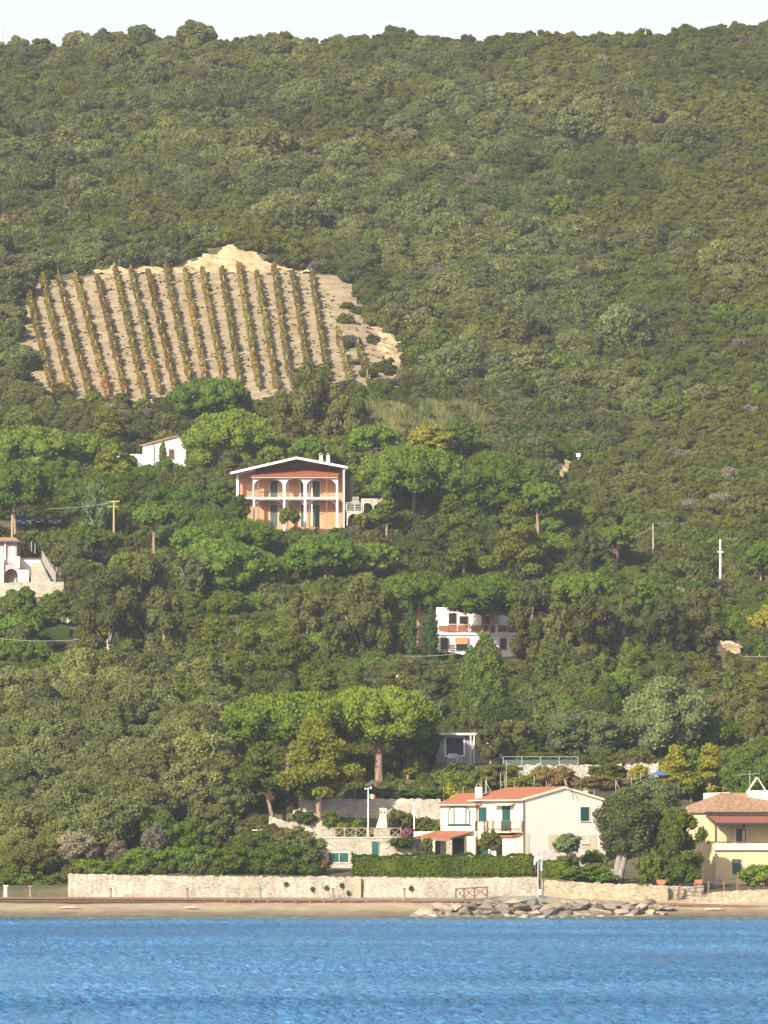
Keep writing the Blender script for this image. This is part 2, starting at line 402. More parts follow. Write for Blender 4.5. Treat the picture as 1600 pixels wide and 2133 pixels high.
def tree(kind, px, top, base, width, cbot, label, cat='tree', group=None, mat=None, trunkpx=None, r0=None, stems=1, D=None, lean=0, dens=1.0, name=None, limbs=7, layout=None, bark=None, seed=None):
    lay, fm, bk, lpx, asp, spk, lf, dr = KIND[kind]
    g = ground(px, base) if D is None else at(px, base, D)
    if D is not None: g.z = float(terr(g.x, g.y))
    Dd = g.y + CAMD; s = Dd / F
    zt = zat(top, Dd); z0 = g.z; H = zt - z0; zc = zat(cbot, Dd) - z0; w = width * s; h = H - zc
    rg = np.random.default_rng(seed if seed is not None else int(px * 7 + top * 3))
    C, RR = blobs(layout or lay, rg, w, h); 
    cx = -lean * s; C = C + np.array([0, 0, zc])
    leaf = lpx * s; n = int(dens * lf * 1.5 * (w / leaf) * (w * .5 + h) / leaf * 1.3); n = int(np.clip(n, 500, 26000))
    o = root(name or kind, g, label, cat, group)
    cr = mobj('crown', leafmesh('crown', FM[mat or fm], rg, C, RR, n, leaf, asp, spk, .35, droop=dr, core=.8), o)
    r0 = r0 or max(.12, min(.42, H * .026))
    if (layout or lay) != 'bush' :
        zz = zc + h * (.3 if (layout or lay) != 'stone' else .25)
        b = trunk_mb(rg, H, zz, r0, C, RR, (0, 0), limbs, stems, w * .07 if stems > 1 else 0)
        if lean:
            b.v = [(x - lean * s * (1 - max(0, min(1, z / zz))), y, z) for x, y, z in b.v]
        b.build('trunk', bark or bk, o, smooth=True)
    return o

# ------------------------------------------------------------------ ground, beach, water, sky haze
def grid_mesh(name, X, Y, Z, mats, smooth=True):
    ny, nx = X.shape; V = np.stack([X, Y, Z], -1).reshape(-1, 3)
    i = np.arange(ny * nx).reshape(ny, nx)
    Q = np.stack([i[:-1, :-1], i[:-1, 1:], i[1:, 1:], i[1:, :-1]], -1).reshape(-1, 4)
    return npmesh(name, V, [Q], mats, smooth=smooth)
m, nt, out = newmat('hillside_soil'); w_ = wpos(nt)
c = ramp(nt, [(.3, (.055, .06, .022)), (.5, (.10, .09, .045)), (.68, (.17, .13, .08))], noise(nt, .35, 5, w_))
principled(nt, out, c, .95, noise(nt, 3, 4, w_), .5, .2); SOILM = m
ys = np.concatenate([[9.2], np.arange(9.25, 62, .5), np.arange(62, 130, .9), np.arange(130, 600, 2.0), [640, 700, 800, 1100, 1500, 2000, 3500, 5500]])
xs = np.concatenate([[-2600, -1500, -800, -400, -250, -160, -120], np.arange(-100, 100.1, 1.25), [120, 160, 250, 400, 800, 1500, 2600]])
X, Y = np.meshgrid(xs, ys); Z = terr(X, Y)
Z[0, :] = -1.5; me = grid_mesh('hillside', X, Y, Z, [SOILM]); tag(mobj('hillside', me), kind='structure')
# beach: sand sheet from under the water to the wall foot
m, nt, out = newmat('sand'); w_ = wpos(nt); sx = nt.nodes.new('ShaderNodeSeparateXYZ'); nt.links.new(w_, sx.inputs[0])
zn = nd(nt, 'ShaderNodeMath', operation='MULTIPLY_ADD'); nt.links.new(noise(nt, .25, 3, w_), zn.inputs[0]); zn.inputs[1].default_value = .5; nt.links.new(sx.outputs[2], zn.inputs[2])
c = ramp(nt, [(.24, (.11, .095, .075)), (.36, (.17, .145, .11)), (.62, (.215, .18, .135)), (.8, (.31, .25, .175)), (.98, (.37, .30, .20))], zn.outputs[0])
c = mix(nt, c, ramp(nt, [(.35, (.75, .72, .68)), (.6, (1.08, 1.05, 1.0))], noise(nt, 1.3, 6, scalev(nt, w_, (.5, 1.4, 1)))), .8, 'MULTIPLY')
principled(nt, out, c, .95, noise(nt, 4, 5, w_), .5, .05); SAND = m
xs = np.concatenate([[-2600, -600, -100], np.arange(-60, 60.1, .5), [100, 600, 2600]]); ys = np.concatenate([[-30, -12], np.arange(-6, 9.6, .3)])
X, Y = np.meshgrid(xs, ys)
zb = np.interp(Y, [-30, -6, 0, 3, 5.5, 8, 9.6], [-3, -.9, 0, .5, 1.05, 1.42, 1.5]) + .05 * np.sin(X * .11 + Y * .3) + .035 * np.sin(X * .37 + Y * 1.3) + .02 * np.sin(X * 1.3 - Y * 2)
tag(mobj('beach', grid_mesh('beach', X, Y, zb, [SAND])), kind='structure')
# water with real ripples
m, nt, out = newmat('sea_water'); w_ = wpos(nt)
nn = noise(nt, .035, 3, scalev(nt, w_, (.5, 1, 1)))
c = ramp(nt, [(.34, (.045, .145, .285)), (.5, (.075, .205, .38)), (.68, (.105, .25, .44))], nn)
sy = nt.nodes.new('ShaderNodeSeparateXYZ'); nt.links.new(w_, sy.inputs[0])
sh = nd(nt, 'ShaderNodeMapRange'); sh.inputs[1].default_value = -14; sh.inputs[2].default_value = 0; nt.links.new(sy.outputs[1], sh.inputs[0])
c = mix(nt, c, (.05, .115, .13), sh.outputs[0])
fo = nd(nt, 'ShaderNodeMapRange'); fo.inputs[1].default_value = -2.2; fo.inputs[2].default_value = .1; nt.links.new(sy.outputs[1], fo.inputs[0])
fm = nd(nt, 'ShaderNodeMath', operation='MULTIPLY'); nt.links.new(fo.outputs[0], fm.inputs[0]); nt.links.new(ramp(nt, [(.46, (0, 0, 0)), (.56, (1, 1, 1))], noise(nt, .35, 5, scalev(nt, w_, (1, 4, 1)))), fm.inputs[1])
c = mix(nt, c, (.46, .45, .40), fm.outputs[0])
bn = noise(nt, 2.2, 4, scalev(nt, w_, (.8, 1.2, 1)))
p = principled(nt, out, c, .12, bn, .8, .14, .5); p.inputs['IOR'].default_value = 1.33; WATER = m
rw = np.random.default_rng(3)
xs = np.concatenate([[-3000, -800, -200, -80], np.arange(-40, 40.1, .13), [80, 200, 800, 3000]])
ys = np.concatenate([[-3000, -1200, -500], np.arange(-252, .6, .18), [1.5, 3]])
X, Y = np.meshgrid(xs, ys); Z = np.zeros_like(X)
wx = X + 1.2 * np.sin(Y * .21) + .7 * np.sin(Y * .57 + X * .13); wy = Y + 1.3 * np.sin(X * .17 + 1) + .6 * np.sin(X * .43 + Y * .11)
for lam, amp, k in ((7, .022, 4), (3.6, .034, 7), (2.0, .042, 9), (1.1, .036, 10), (.65, .022, 10)):
    for _ in range(k):
        a = rw.normal(.3, .62); kk = 2 * math.pi / (lam * rw.uniform(.75, 1.3)); ph = rw.uniform(0, 6.28)
        q = np.sin((wx * math.sin(a) + wy * math.cos(a)) * kk + ph); Z += amp * (1 - 2 * np.abs(q) ** .8) * .55
gust = .55 + .6 * (.5 + .5 * np.sin(X * .05 + 1.3 * np.sin(Y * .04 + 1)) * np.sin(Y * .065 + np.sin(X * .07)))
Z *= gust * np.interp(Y, [-14, 0, 3], [1, .25, .1]); Z += .02
tag(mobj('sea', grid_mesh('sea', X, Y, Z, [WATER])), kind='structure')
# thin sea air
hz = MB(); hz.box(-320, 320, -440, 620, -6, 205)
m, nt, out = newmat('air'); v = nt.nodes.new('ShaderNodeVolumePrincipled')
v.inputs['Color'].default_value = (.86, .90, .97, 1); v.inputs['Density'].default_value = HAZE = .00010; v.inputs['Anisotropy'].default_value = 0.0
nt.links.new(v.outputs[0], out.inputs['Volume']); o = hz.build('haze', m); tag(o, kind='stuff')

# ------------------------------------------------------------------ vegetation scatter
BLOCK = [(660, 905, 409, 440), (860, 1300, 409, 438), (1300, 1760, 407, 448), (1000, 1460, 438, 460), (640, 1000, 436, 440.5), (895, 1065, 452, 474), (1060, 1420, 452, 460),
         (820, 1165, 528, 560), (470, 800, 604, 628), (-200, 135, 568, 592), (-40, 150, 601, 612), (95, 150, 530, 560), (410, 520, 566, 577), (280, 400, 636, 660), (-60, 170, 404, 411), (1486, 1518, 568, 600), (1348, 1374, 572, 604), (226, 250, 570, 594)]
VPOLY = [(22, 600), (110, 580), (195, 574), (215, 557), (345, 560), (400, 549), (440, 539), (470, 523), (490, 513), (515, 523), (555, 549), (610, 567), (690, 573), (735, 583), (752, 640), (775, 690), (835, 715), (862, 740), (850, 800), (812, 824), (700, 812), (560, 842), (300, 858), (100, 830), (60, 790), (25, 720)]
def inpoly(px, py, P):
    px = np.asarray(px); c = np.zeros(px.shape, bool); n = len(P)
    for i in range(n):
        x1, y1 = P[i]; x2, y2 = P[(i+1) % n]
        c ^= ((y1 > py) != (y2 > py)) & (px < (x2 - x1) * (py - y1) / (y2 - y1 + 1e-9) + x1)
    return c
def blocked(x, y):
    D = y + CAMD; u = 800 + F * x / D; b = np.zeros(x.shape, bool)
    for a0, a1, d0, d1 in BLOCK: b |= (u > a0) & (u < a1) & (D > d0) & (D < d1)
    px, py = pix(x, y, terr(x, y))
    b |= inpoly(px, py, VPOLY) & (D > 680)
    for a0, a1, p0, p1, d0, d1 in ((1150, 1202, 965, 1032, 622, 672), (1478, 1556, 1338, 1410, 522, 562), (84, 156, 1306, 1378, 510, 582)): b |= (px > a0) & (px < a1) & (py > p0) & (py < p1) & (D > d0) & (D < d1)
    return b
def scatter(rg, d0, d1, sp_, u0=-60, u1=1660, jitter=.8):
    P = []
    for D in np.arange(d0, d1, sp_):
        x0, x1 = (u0 - 800) * D / F, (u1 - 800) * D / F
        xx = np.arange(x0 + rg.random() * sp_, x1, sp_); P.append(np.stack([xx, np.full(len(xx), D - CAMD)], 1))
    P = np.concatenate(P); P = P + rg.uniform(-.5, .5, P.shape) * sp_ * jitter
    return P[~blocked(P[:, 0], P[:, 1])]

def unit_plant(name, kind, mat, seed, w, h, n, leaf, asp=1.4, spk=.3, droop=0):
    rg = np.random.default_rng(seed); C, RR = blobs(kind, rg, w, h)
    V, Q, T, tint = leafcloud(rg, C, RR, n, leaf, asp, spk, .35, droop=droop)
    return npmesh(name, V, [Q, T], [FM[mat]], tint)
def gn_stuff(name, P, Zs, scl, rot, idx, protos, label, cat):
    pc = bpy.data.collections.new(name + '_kinds')
    for k, me in enumerate(protos):
        o = bpy.data.objects.new('%s_%02d' % (name, k), me); pc.objects.link(o)
    me = bpy.data.meshes.new(name); me.vertices.add(len(P)); V = np.column_stack([P, Zs]).astype(np.float32); me.vertices.foreach_set('co', V.ravel())
    a = me.attributes.new('scl', 'FLOAT_VECTOR', 'POINT'); a.data.foreach_set('vector', np.asarray(scl, np.float32).ravel())
    a = me.attributes.new('rot', 'FLOAT_VECTOR', 'POINT'); a.data.foreach_set('vector', np.column_stack([rot * 0, rot * 0, rot]).astype(np.float32).ravel())
    a = me.attributes.new('idx', 'INT', 'POINT'); a.data.foreach_set('value', idx.astype(np.int32))
    ng = bpy.data.node_groups.new(name, 'GeometryNodeTree')
    ng.interface.new_socket('Geometry', in_out='INPUT', socket_type='NodeSocketGeometry'); ng.interface.new_socket('Geometry', in_out='OUTPUT', socket_type='NodeSocketGeometry')
    i = ng.nodes.new('NodeGroupInput'); ou = ng.nodes.new('NodeGroupOutput'); ip = ng.nodes.new('GeometryNodeInstanceOnPoints'); ci = ng.nodes.new('GeometryNodeCollectionInfo')
    ci.inputs['Collection'].default_value = pc; ci.inputs['Separate Children'].default_value = True; ci.inputs['Reset Children'].default_value = True
    def na(nm, ty):
        n = ng.nodes.new('GeometryNodeInputNamedAttribute'); n.data_type = ty; n.inputs['Name'].default_value = nm; return n.outputs['Attribute']
    e2r = ng.nodes.new('FunctionNodeEulerToRotation')
    ng.links.new(i.outputs[0], ip.inputs['Points']); ng.links.new(ci.outputs[0], ip.inputs['Instance']); ip.inputs['Pick Instance'].default_value = True
    ng.links.new(na('idx', 'INT'), ip.inputs['Instance Index']); ng.links.new(na('rot', 'FLOAT_VECTOR'), e2r.inputs[0]); ng.links.new(e2r.outputs[0], ip.inputs['Rotation'])
    ng.links.new(na('scl', 'FLOAT_VECTOR'), ip.inputs['Scale']); ng.links.new(ip.outputs[0], ou.inputs[0])
    o = mobj(name, me); md = o.modifiers.new('scatter', 'NODES'); md.node_group = ng
    return tag(o, label, cat, kind='stuff')

rg = np.random.default_rng(11)
# hill prototypes: unit crown 1 m wide, scaled per plant
OAKU = [unit_plant('oak_crown', 'round', 'oak', 20 + k, 1, .8, 6500, .046, 1.8, .5) for k in range(5)]
MACU = [unit_plant('scrub_crown', 'bush', 'macchia', 40 + k, 1, .75, 3600, .052, 1.8, .55) for k in range(4)]
DEADU = [unit_plant('dead_crown', 'bush', 'dead', 60 + k, 1, .7, 2600, .045, 2.4, .7) for k in range(2)]
RUSTU = [unit_plant('rust_crown', 'bush', 'rust', 64, 1, .7, 900, .08, 1.6, .4)]
GRNU = [unit_plant('green_crown', 'bush', 'green', 70 + k, 1, .8, 1700, .075, 1.5, .4) for k in range(2)]
EUCU = [unit_plant('grey_crown', 'bush', 'euc', 80 + k, 1, .9, 1700, .075, 1.7, .4) for k in range(2)]
PROT = OAKU + MACU + DEADU + RUSTU + GRNU + EUCU          # 0-4, 5-8, 9-10, 11, 12-13, 14-15
def oakness(x, y):
    D = y + CAMD; u = 800 + F * x / D
    n = np.sin(x * .09 + 1.7 * np.sin(y * .035)) + .8 * np.sin(y * .06 + x * .045 + 2) + .5 * np.sin(x * .21 - y * .13)
    return n + .75 - 1.5 * np.clip((u - 1080) / 420, 0, 1) - .9 * np.clip((D - 895) / 40, 0, 1) * (u < 1250) - .9 * ((D < 720) & (u > 1000))
# big crowns on the hill
P = scatter(rg, 642, 985, 3.9)
D_ = P[:, 1] + CAMD; u_ = 800 + F * P[:, 0] / D_
P = P[~((D_ < 700) & (u_ < 1000))]
P = P[~((P[:,1]+CAMD < 690) & (rg.random(len(P)) < .3))]
ok = oakness(P[:, 0], P[:, 1]) + rg.normal(size=len(P)) * .5
W = np.where(ok > 0, rg.uniform(3.6, 6.4, len(P)), rg.uniform(2.8, 4.6, len(P)))
W *= np.interp(P[:, 1] + CAMD, [640, 720], [.8, 1])
big = (rg.random(len(P)) < .12) & (ok > 0) & (P[:, 1] + CAMD > 700); W[big] *= rg.uniform(1.2, 1.7, big.sum()); W *= np.where(P[:, 1] + CAMD > 905, .78, 1); Hh = W * rg.uniform(.72, 1.05, len(P))
idx = np.where(ok > 0, rg.integers(0, 5, len(P)), rg.integers(5, 9, len(P)))
q = rg.random(len(P)); u_ = 800 + F * P[:, 0] / (P[:, 1] + CAMD)
idx[q < .008 + .016 * (u_ > 1200)] = 9; W[q < .05] = np.minimum(W[q < .05], 4.0); idx[(q > .965)] = 12; idx[(q > .955) & (q < .958)] = 11
Zp = terr(P[:, 0], P[:, 1])
order = np.argsort(P[:, 1]); P, W, Hh, idx, Zp, ok = P[order], W[order], Hh[order], idx[order], Zp[order], ok[order]
pxx, pyy = pix(P[:, 0], P[:, 1], Zp + Hh * .6)
inv = (pxx > 5) & (pxx < 1595) & (pyy > 5)
# the nearest ones are trees and bushes of their own
done = np.zeros(len(P), bool)
zc_ = {}
def single(sel, nmax, name, label, cat, group, meshes, base):
    c = 0
    for k in np.nonzero(sel & inv)[0]:
        if c >= nmax: break
        o = mobj(name, meshes[int(idx[k]) - base], None, (P[k, 0], P[k, 1], Zp[k] - .35)); o.scale = (W[k], W[k], Hh[k]); o.rotation_euler = (0, 0, rg.uniform(0, 6.28))
        c += 1; z_ = 'left of the vineyard' if pxx[k] < 60 else 'above the dry reeds' if pxx[k] < 1000 else 'just right of the pine group' if pxx[k] < 1200 else 'above the thin timber pole' if pxx[k] < 1400 else 'above the white concrete pole'
        tag(o, label % (ordn(zc_.setdefault((name, z_), 0) + 1) , z_), cat, group); zc_[(name, z_)] = zc_.get((name, z_), 0) + 1; done[k] = True
single(idx < 5, 95, 'holm_oak', '%s round holm oak, counting uphill, in the wood %s', 'tree', 'holm oaks low on the wooded slope', OAKU, 0)
single((idx >= 5) & (idx < 9), 230, 'scrub_bush', '%s olive scrub bush, counting uphill, on the slope %s', 'bush', 'scrub bushes low on the wooded slope', MACU, 5)
r = ~done
gn_stuff('hillside_wood', P[r], Zp[r] - .4, np.column_stack([W, W, Hh])[r], rg.uniform(0, 6.28, r.sum()), idx[r], PROT,
         'dense evergreen wood of holm oak and scrub covering the upper hill up to the skyline', 'wood')
# low scrub filling the gaps everywhere
L = []
for d0, d1, s_, w0, w1 in ((412, 470, 1.5, 1.0, 2.0), (470, 560, 1.9, 1.8, 3.4), (560, 640, 2.2, 2.2, 4.0), (640, 700, 2.4, 1.8, 3.4), (700, 990, 3.0, 2.2, 3.8)):
    Q_ = scatter(rg, d0, d1, s_); L.append(np.column_stack([Q_, rg.uniform(w0, w1, len(Q_))]))
L = np.concatenate(L)
Dl = L[:, 1] + CAMD; ul = 800 + F * L[:, 0] / Dl
n_ = np.sin(L[:, 0] * .17 + 2 * np.sin(L[:, 1] * .09)) + np.sin(L[:, 1] * .14 + L[:, 0] * .08) + rg.normal(size=len(L)) * .5
ix = np.where(n_ > 1.1, rg.integers(12, 14, len(L)), np.where(n_ > -.6, rg.integers(5, 9, len(L)), rg.integers(14, 16, len(L))))
ix[rg.random(len(L)) < .035 + .05 * ((ul > 1200) & (Dl > 560) & (Dl < 720))] = 9
hill = Dl > 760; ix[hill] = rg.integers(5, 9, hill.sum()); ix[hill & (rg.random(len(L)) < .02)] = 10
nearg = (ul < 680) & (ul > 150) & (Dl < 424); ix[nearg & (rg.random(len(L)) < .7)] = 13
gn_stuff('undergrowth', L[:, :2], terr(L[:, 0], L[:, 1]) - .15, np.column_stack([L[:, 2], L[:, 2], L[:, 2] * rg.uniform(.7, 1.15, len(L))]), rg.uniform(0, 6.28, len(L)), ix, PROT,
         'green and brownish undergrowth filling the ground between the trees of the slope', 'undergrowth')

# weeds and clods between the vines
Wd = np.column_stack([rg.uniform(-70, 12, 5200), rg.uniform(284, 361, 5200)]); zz_ = terr(Wd[:, 0], Wd[:, 1]); a1, b1 = pix(Wd[:, 0], Wd[:, 1], zz_); kk_ = inpoly(a1, b1, VPOLY); Wd, zz_ = Wd[kk_], zz_[kk_]
dens_ = np.sin(Wd[:, 0] * .3) + np.sin(Wd[:, 1] * .21 + Wd[:, 0] * .1) + rg.normal(size=len(Wd)); Wd, zz_ = Wd[dens_ > -.3], zz_[dens_ > -.3]
sw_ = rg.uniform(.2, .6, len(Wd)); gn_stuff('vineyard_weeds', Wd, zz_ + .12, np.column_stack([sw_, sw_, sw_ * .7]), rg.uniform(0, 6.28, len(Wd)), rg.choice([9, 10, 10, 11, 5, 12], len(Wd)), PROT, 'low dry weeds scattered on the bare soil between the vine rows', 'weeds')
for k in range(42):                                       # ragged bushes on the bare right edge of the vineyard
    px_ = rg.uniform(700, 850); py_ = rg.uniform(595, 810)
    if py_ > 640 + (px_ - 700) * 1.4 + 90 and px_ < 770: continue
    p_ = ground(px_, py_, 680); w_b = rg.uniform(1.2, 3.0); j_ = int(rg.integers(0, 4)); o = mobj('scrub_bush', (MACU + DEADU)[int(rg.integers(0, 6))], None, p_); o.scale = (w_b, w_b, w_b * .8); o.rotation_euler = (0, 0, rg.uniform(0, 6))
    tag(o, '%s low bush, on the bare right margin of the vineyard' % ordn(k + 1), 'bush', 'bushes on the vineyard margin')
# near wood at the lower left: every oak its own tree
rg = np.random.default_rng(5)
near = [unit_plant('crown', 'round', 'oak', 90 + k, 1, .85, 9000, .038, 1.5, .35) for k in range(6)]
tr = []
for k in range(3):
    b = MB(); b.tube([(0, 0, -.1), (.03, .01, .25), (.0, 0, .55)], [.045, .035, .02], 7)
    for j in range(5): a = j * 1.3 + k; b.tube([(0.01, 0, .3), (.12 * math.cos(a), .12 * math.sin(a), .5), (.26 * math.cos(a), .26 * math.sin(a), .72)], [.02, .014, .006], 5)
    me = bpy.data.meshes.new('trunk'); me.from_pydata(b.v, [], b.f); me.materials.append(GREYB); me.update(); tr.append(me)
NW = scatter(rg, 413, 508, 3.3, -40, 480, .75); prow = {}; NW = NW[np.lexsort((NW[:, 0], np.round((NW[:, 1] + CAMD - 413) / 3.3)))]
for k, (x, y) in enumerate(NW):
    D = y + CAMD; u = 800 + F * x / D; lim = np.interp(D, [411, 440, 470, 508], [230, 450, 480, 400])
    if u > lim or (u > 130 and D < 416.5): continue
    w = rg.uniform(3.4, 5.6); h = w * rg.uniform(.85, 1.15)
    if D < 420: w, h = w * .75, h * .62
    lift = .22 * h; rk = int(round((D - 413) / 3.3)); rk = max(rk, 0)
    o = root('holm_oak', (x, y, float(terr(x, y))), '%s holm oak from the left in the %s rank of the lower left wood' % (ordn(prow.setdefault(rk, [0])[0] + 1), ordn(rk + 1)), 'tree', 'holm oaks of the lower left wood', rg.uniform(0, 6.28))
    prow[rk][0] += 1
    c = mobj('crown', near[k % 6], o, (0, 0, lift)); c.scale = (w, w, h)
    t = mobj('trunk', tr[k % 3], o); t.scale = (w, w, h * 1.2)

# ------------------------------------------------------------------ vineyard
m, nt, out = newmat('vineyard_soil'); w_ = wpos(nt)
c = ramp(nt, [(.3, (.215, .165, .102)), (.5, (.315, .245, .15)), (.7, (.385, .308, .195))], noise(nt, .5, 6, w_))
principled(nt, out, c, .95, noise(nt, 2.5, 5, w_), .7, .15); VSOIL = m
m, nt, out = newmat('cut_earth'); w_ = wpos(nt)
c = ramp(nt, [(.3, (.27, .18, .09)), (.5, (.42, .31, .17)), (.7, (.52, .43, .28))], noise(nt, .45, 6, scalev(nt, w_, (1, 1, 1.6))))
principled(nt, out, c, .95, noise(nt, 1.5, 6, w_), 1, .35); EARTH = m
def patch(name, P, d0, d1, step, lift, mat, rough=0.0, label=None):
    px = [p[0] for p in P]; x0, x1 = (min(px) - 800) / F * d0 - 8, (max(px) - 800) / F * d1 + 8
    x0, x1 = min(x0, (min(px)-800)/F*d1), max(x1, (max(px)-800)/F*d0)
    xs = np.arange(x0, x1, step); ys = np.arange(d0 - CAMD, d1 - CAMD, step); X, Y = np.meshgrid(xs, ys); Z = terr(X, Y)
    a, b = pix(X, Y, Z); ins = inpoly(a + 3 * np.sin(Y * 1.3), b + 3 * np.sin(X * 1.7 + Y), P)
    Z = Z + lift + rough * (np.sin(X * 1.1 + 2 * np.sin(Y * .7)) * np.sin(Y * 1.4 + X * .3) + .5 * np.sin(X * 3.1 + Y) * np.sin(Y * 2.7))
    ny, nx = X.shape; i = np.arange(ny * nx).reshape(ny, nx); f = ins[:-1, :-1] & ins[1:, 1:] & ins[:-1, 1:] & ins[1:, :-1]
    Q = np.stack([i[:-1, :-1], i[:-1, 1:], i[1:, 1:], i[1:, :-1]], -1)[f]
    V = np.stack([X, Y, Z], -1).reshape(-1, 3); used, inv_ = np.unique(Q, return_inverse=True)
    me = npmesh(name, V[used], [inv_.reshape(-1, 4)], [mat], smooth=True)
    return tag(mobj(name, me), label, kind='structure')
patch('vineyard_ground', VPOLY, 682, 762, .8, .25, VSOIL, .05)
patch('earth_bank', [(195, 574), (215, 553), (250, 556), (300, 556), (345, 556), (400, 545), (440, 534), (470, 518), (490, 508), (515, 518), (555, 545), (610, 566), (690, 574), (200, 578)], 759, 768, .35, .35, EARTH, .28)
patch('earth_slip', [(752, 650), (790, 688), (825, 700), (863, 738), (852, 802), (822, 806), (800, 770), (768, 700)], 690, 745, .6, .45, EARTH, .5)
patch('hill_scar', [(1155, 1005), (1175, 975), (1190, 968), (1195, 985), (1172, 1012)], 640, 665, .5, .9, EARTH, .3)
patch('hill_cutting', [(1482, 1345), (1510, 1350), (1552, 1362), (1548, 1386), (1535, 1384), (1505, 1364)], 535, 556, .4, .9, EARTH, .2)
patch('lawn', [(88, 1316), (150, 1313), (152, 1352), (105, 1355)], 535, 575, .4, .6, foliage_mat('lawn_grass', (.05, .085, .02), (.085, .13, .03), (.07, .11, .025)), 0)
WOODP = bark_mat('weathered_post', (.25, .22, .18), (.45, .40, .33))
ROWS = [(95,210,190,600),(155,200,262,630),(215,195,330,630),(280,195,400,640),(360,200,465,640),(425,165,535,640),(485,175,590,620),(550,180,645,600),(615,160,700,570),(685,175,760,580),(750,175,825,570),(820,165,890,590),(885,160,957,600),(950,180,1025,600),(1015,165,1072,560),(1085,190,1145,560),(1155,185,1215,570),(1245,380,1300,600),(1320,430,1375,610)]
ORD = 'first second third fourth fifth sixth seventh eighth ninth tenth eleventh twelfth thirteenth fourteenth fifteenth sixteenth seventeenth eighteenth nineteenth'.split()
for k, (a, b, c_, d) in enumerate(ROWS):
    T_ = ground(a * .5625, b * .5625 + 480, 675); B_ = ground(c_ * .5625, d * .5625 + 480, 660)
    n = int((T_ - B_).length / .42); o = root('vine_row', B_, '%s row from the left of the trellised vines running up the bare vineyard slope' % ORD[k], 'vine row', 'vine rows of the hillside vineyard')
    C = []; RR = []
    for i in range(n + 1):
        t = i / n; p = B_.lerp(T_, t); z = float(terr(p.x, p.y)) + .25
        gap = .5 + .5 * math.sin(i * .35 + k) * math.sin(i * .11 + 2 * k)
        if rg.random() < .06 + (.5 if math.sin(i * .23 + 5 * k) > .93 else 0) + (.3 if k > 16 else 0): continue
        q = rg.uniform(.6, 1.25) * (.66 + .34 * gap)
        C.append((p.x - B_.x + rg.normal() * .08, p.y - B_.y, z - B_.z + .5 + .4 * q)); RR.append((.30 * q + .05, .3, .62 * q))
    V, Q, T, tint = leafcloud(rg, C, RR, n * 42, .30, 1.4, .3, .1, core=.45)
    mobj('vines', npmesh('vines', V, [Q, T], [FM['vine']], tint), o)
    for i in range(9):
        t = i / 8; p = B_.lerp(T_, t); z = float(terr(p.x, p.y)); MB().tube([(p.x-B_.x, p.y-B_.y-.1, z-B_.z), (p.x-B_.x+rg.normal()*.05, p.y-B_.y-.1, z-B_.z+2.0)], .06, 6).build('stake', WOODP, o)

# ------------------------------------------------------------------ building materials
def plaster(name, col, dirt=.25):
    m, nt, out = newmat(name); w_ = opos(nt)
    n = noise(nt, .9, 5, scalev(nt, w_, (1, 1, .45))); k = tuple(c * (1 - dirt) for c in col)
    c = ramp(nt, [(.3, k), (.55, col), (.8, tuple(min(.9, c * 1.06) for c in col))], n)
    principled(nt, out, c, .9, noise(nt, 12, 4, w_), .2, .02); return m
def tiles(name, c1, c2, c3, axis='x', pitch=.22):
    """clay pan tiles: ribs down the slope, mottled courses"""
    m, nt, out = newmat(name); w_ = opos(nt)
    wv = nd(nt, 'ShaderNodeTexWave'); wv.bands_direction = 'X'; wv.inputs['Scale'].default_value = 1 / pitch / 6.283 * 2 * math.pi / 2; wv.inputs['Distortion'].default_value = .3
    v = w_
    if axis == 'y': v = scalev(nt, w_, (1, 1, 1)); v.node.inputs['Rotation'].default_value = (0, 0, math.pi / 2)
    elif axis != 'x': v = scalev(nt, w_, (1, 1, 1)); v.node.inputs['Rotation'].default_value = (0, 0, axis)
    nt.links.new(v, wv.inputs['Vector'])
    n = noise(nt, 3.2, 5, v, .7)
    c = ramp(nt, [(.32, c1), (.5, c2), (.68, c3)], n)
    c = mix(nt, c, ramp(nt, [(0, (.62, .6, .58)), (.45, (1, 1, 1))], wv.outputs[1]), .75, 'MULTIPLY')
    principled(nt, out, c, .9, wv.outputs[1], .7, .05); return m
def masonry(name, cols, mortar, size=2.6, joint=.06, flat=1.6):
    m, nt, out = newmat(name); w_ = scalev(nt, opos(nt), (1, 1, flat))
    vo = nd(nt, 'ShaderNodeTexVoronoi'); vo.inputs['Scale'].default_value = size; nt.links.new(w_, vo.inputs['Vector'])
    ve = nd(nt, 'ShaderNodeTexVoronoi'); ve.feature = 'DISTANCE_TO_EDGE'; ve.inputs['Scale'].default_value = size; nt.links.new(w_, ve.inputs['Vector'])
    sc_ = nt.nodes.new('ShaderNodeSeparateColor'); nt.links.new(vo.outputs['Color'], sc_.inputs[0])
    c = ramp(nt, [(i / (len(cols) - 1), k) for i, k in enumerate(cols)], sc_.outputs[0])
    c = mix(nt, mortar, c, ramp(nt, [(joint * .4, (0, 0, 0)), (joint, (1, 1, 1))], ve.outputs[0]))
    c = mix(nt, c, ramp(nt, [(.35, (.72, .7, .66)), (.6, (1.05, 1.04, 1.0))], noise(nt, .45, 6, opos(nt))), .8, 'MULTIPLY')
    principled(nt, out, c, .95, ve.outputs[0], .9, .08); return m
def plain(name, col, rough=.6, metal=0, nz=.12):
    m, nt, out = newmat(name); n = noise(nt, 5, 4, opos(nt))
    principled(nt, out, ramp(nt, [(.3, tuple(c * (1 - nz) for c in col)), (.7, tuple(min(.95, c * (1 + nz)) for c in col))], n), rough, n, .1, .01, metal=metal); return m
def wood(name, c1, c2): return bark_mat(name, c1, c2)
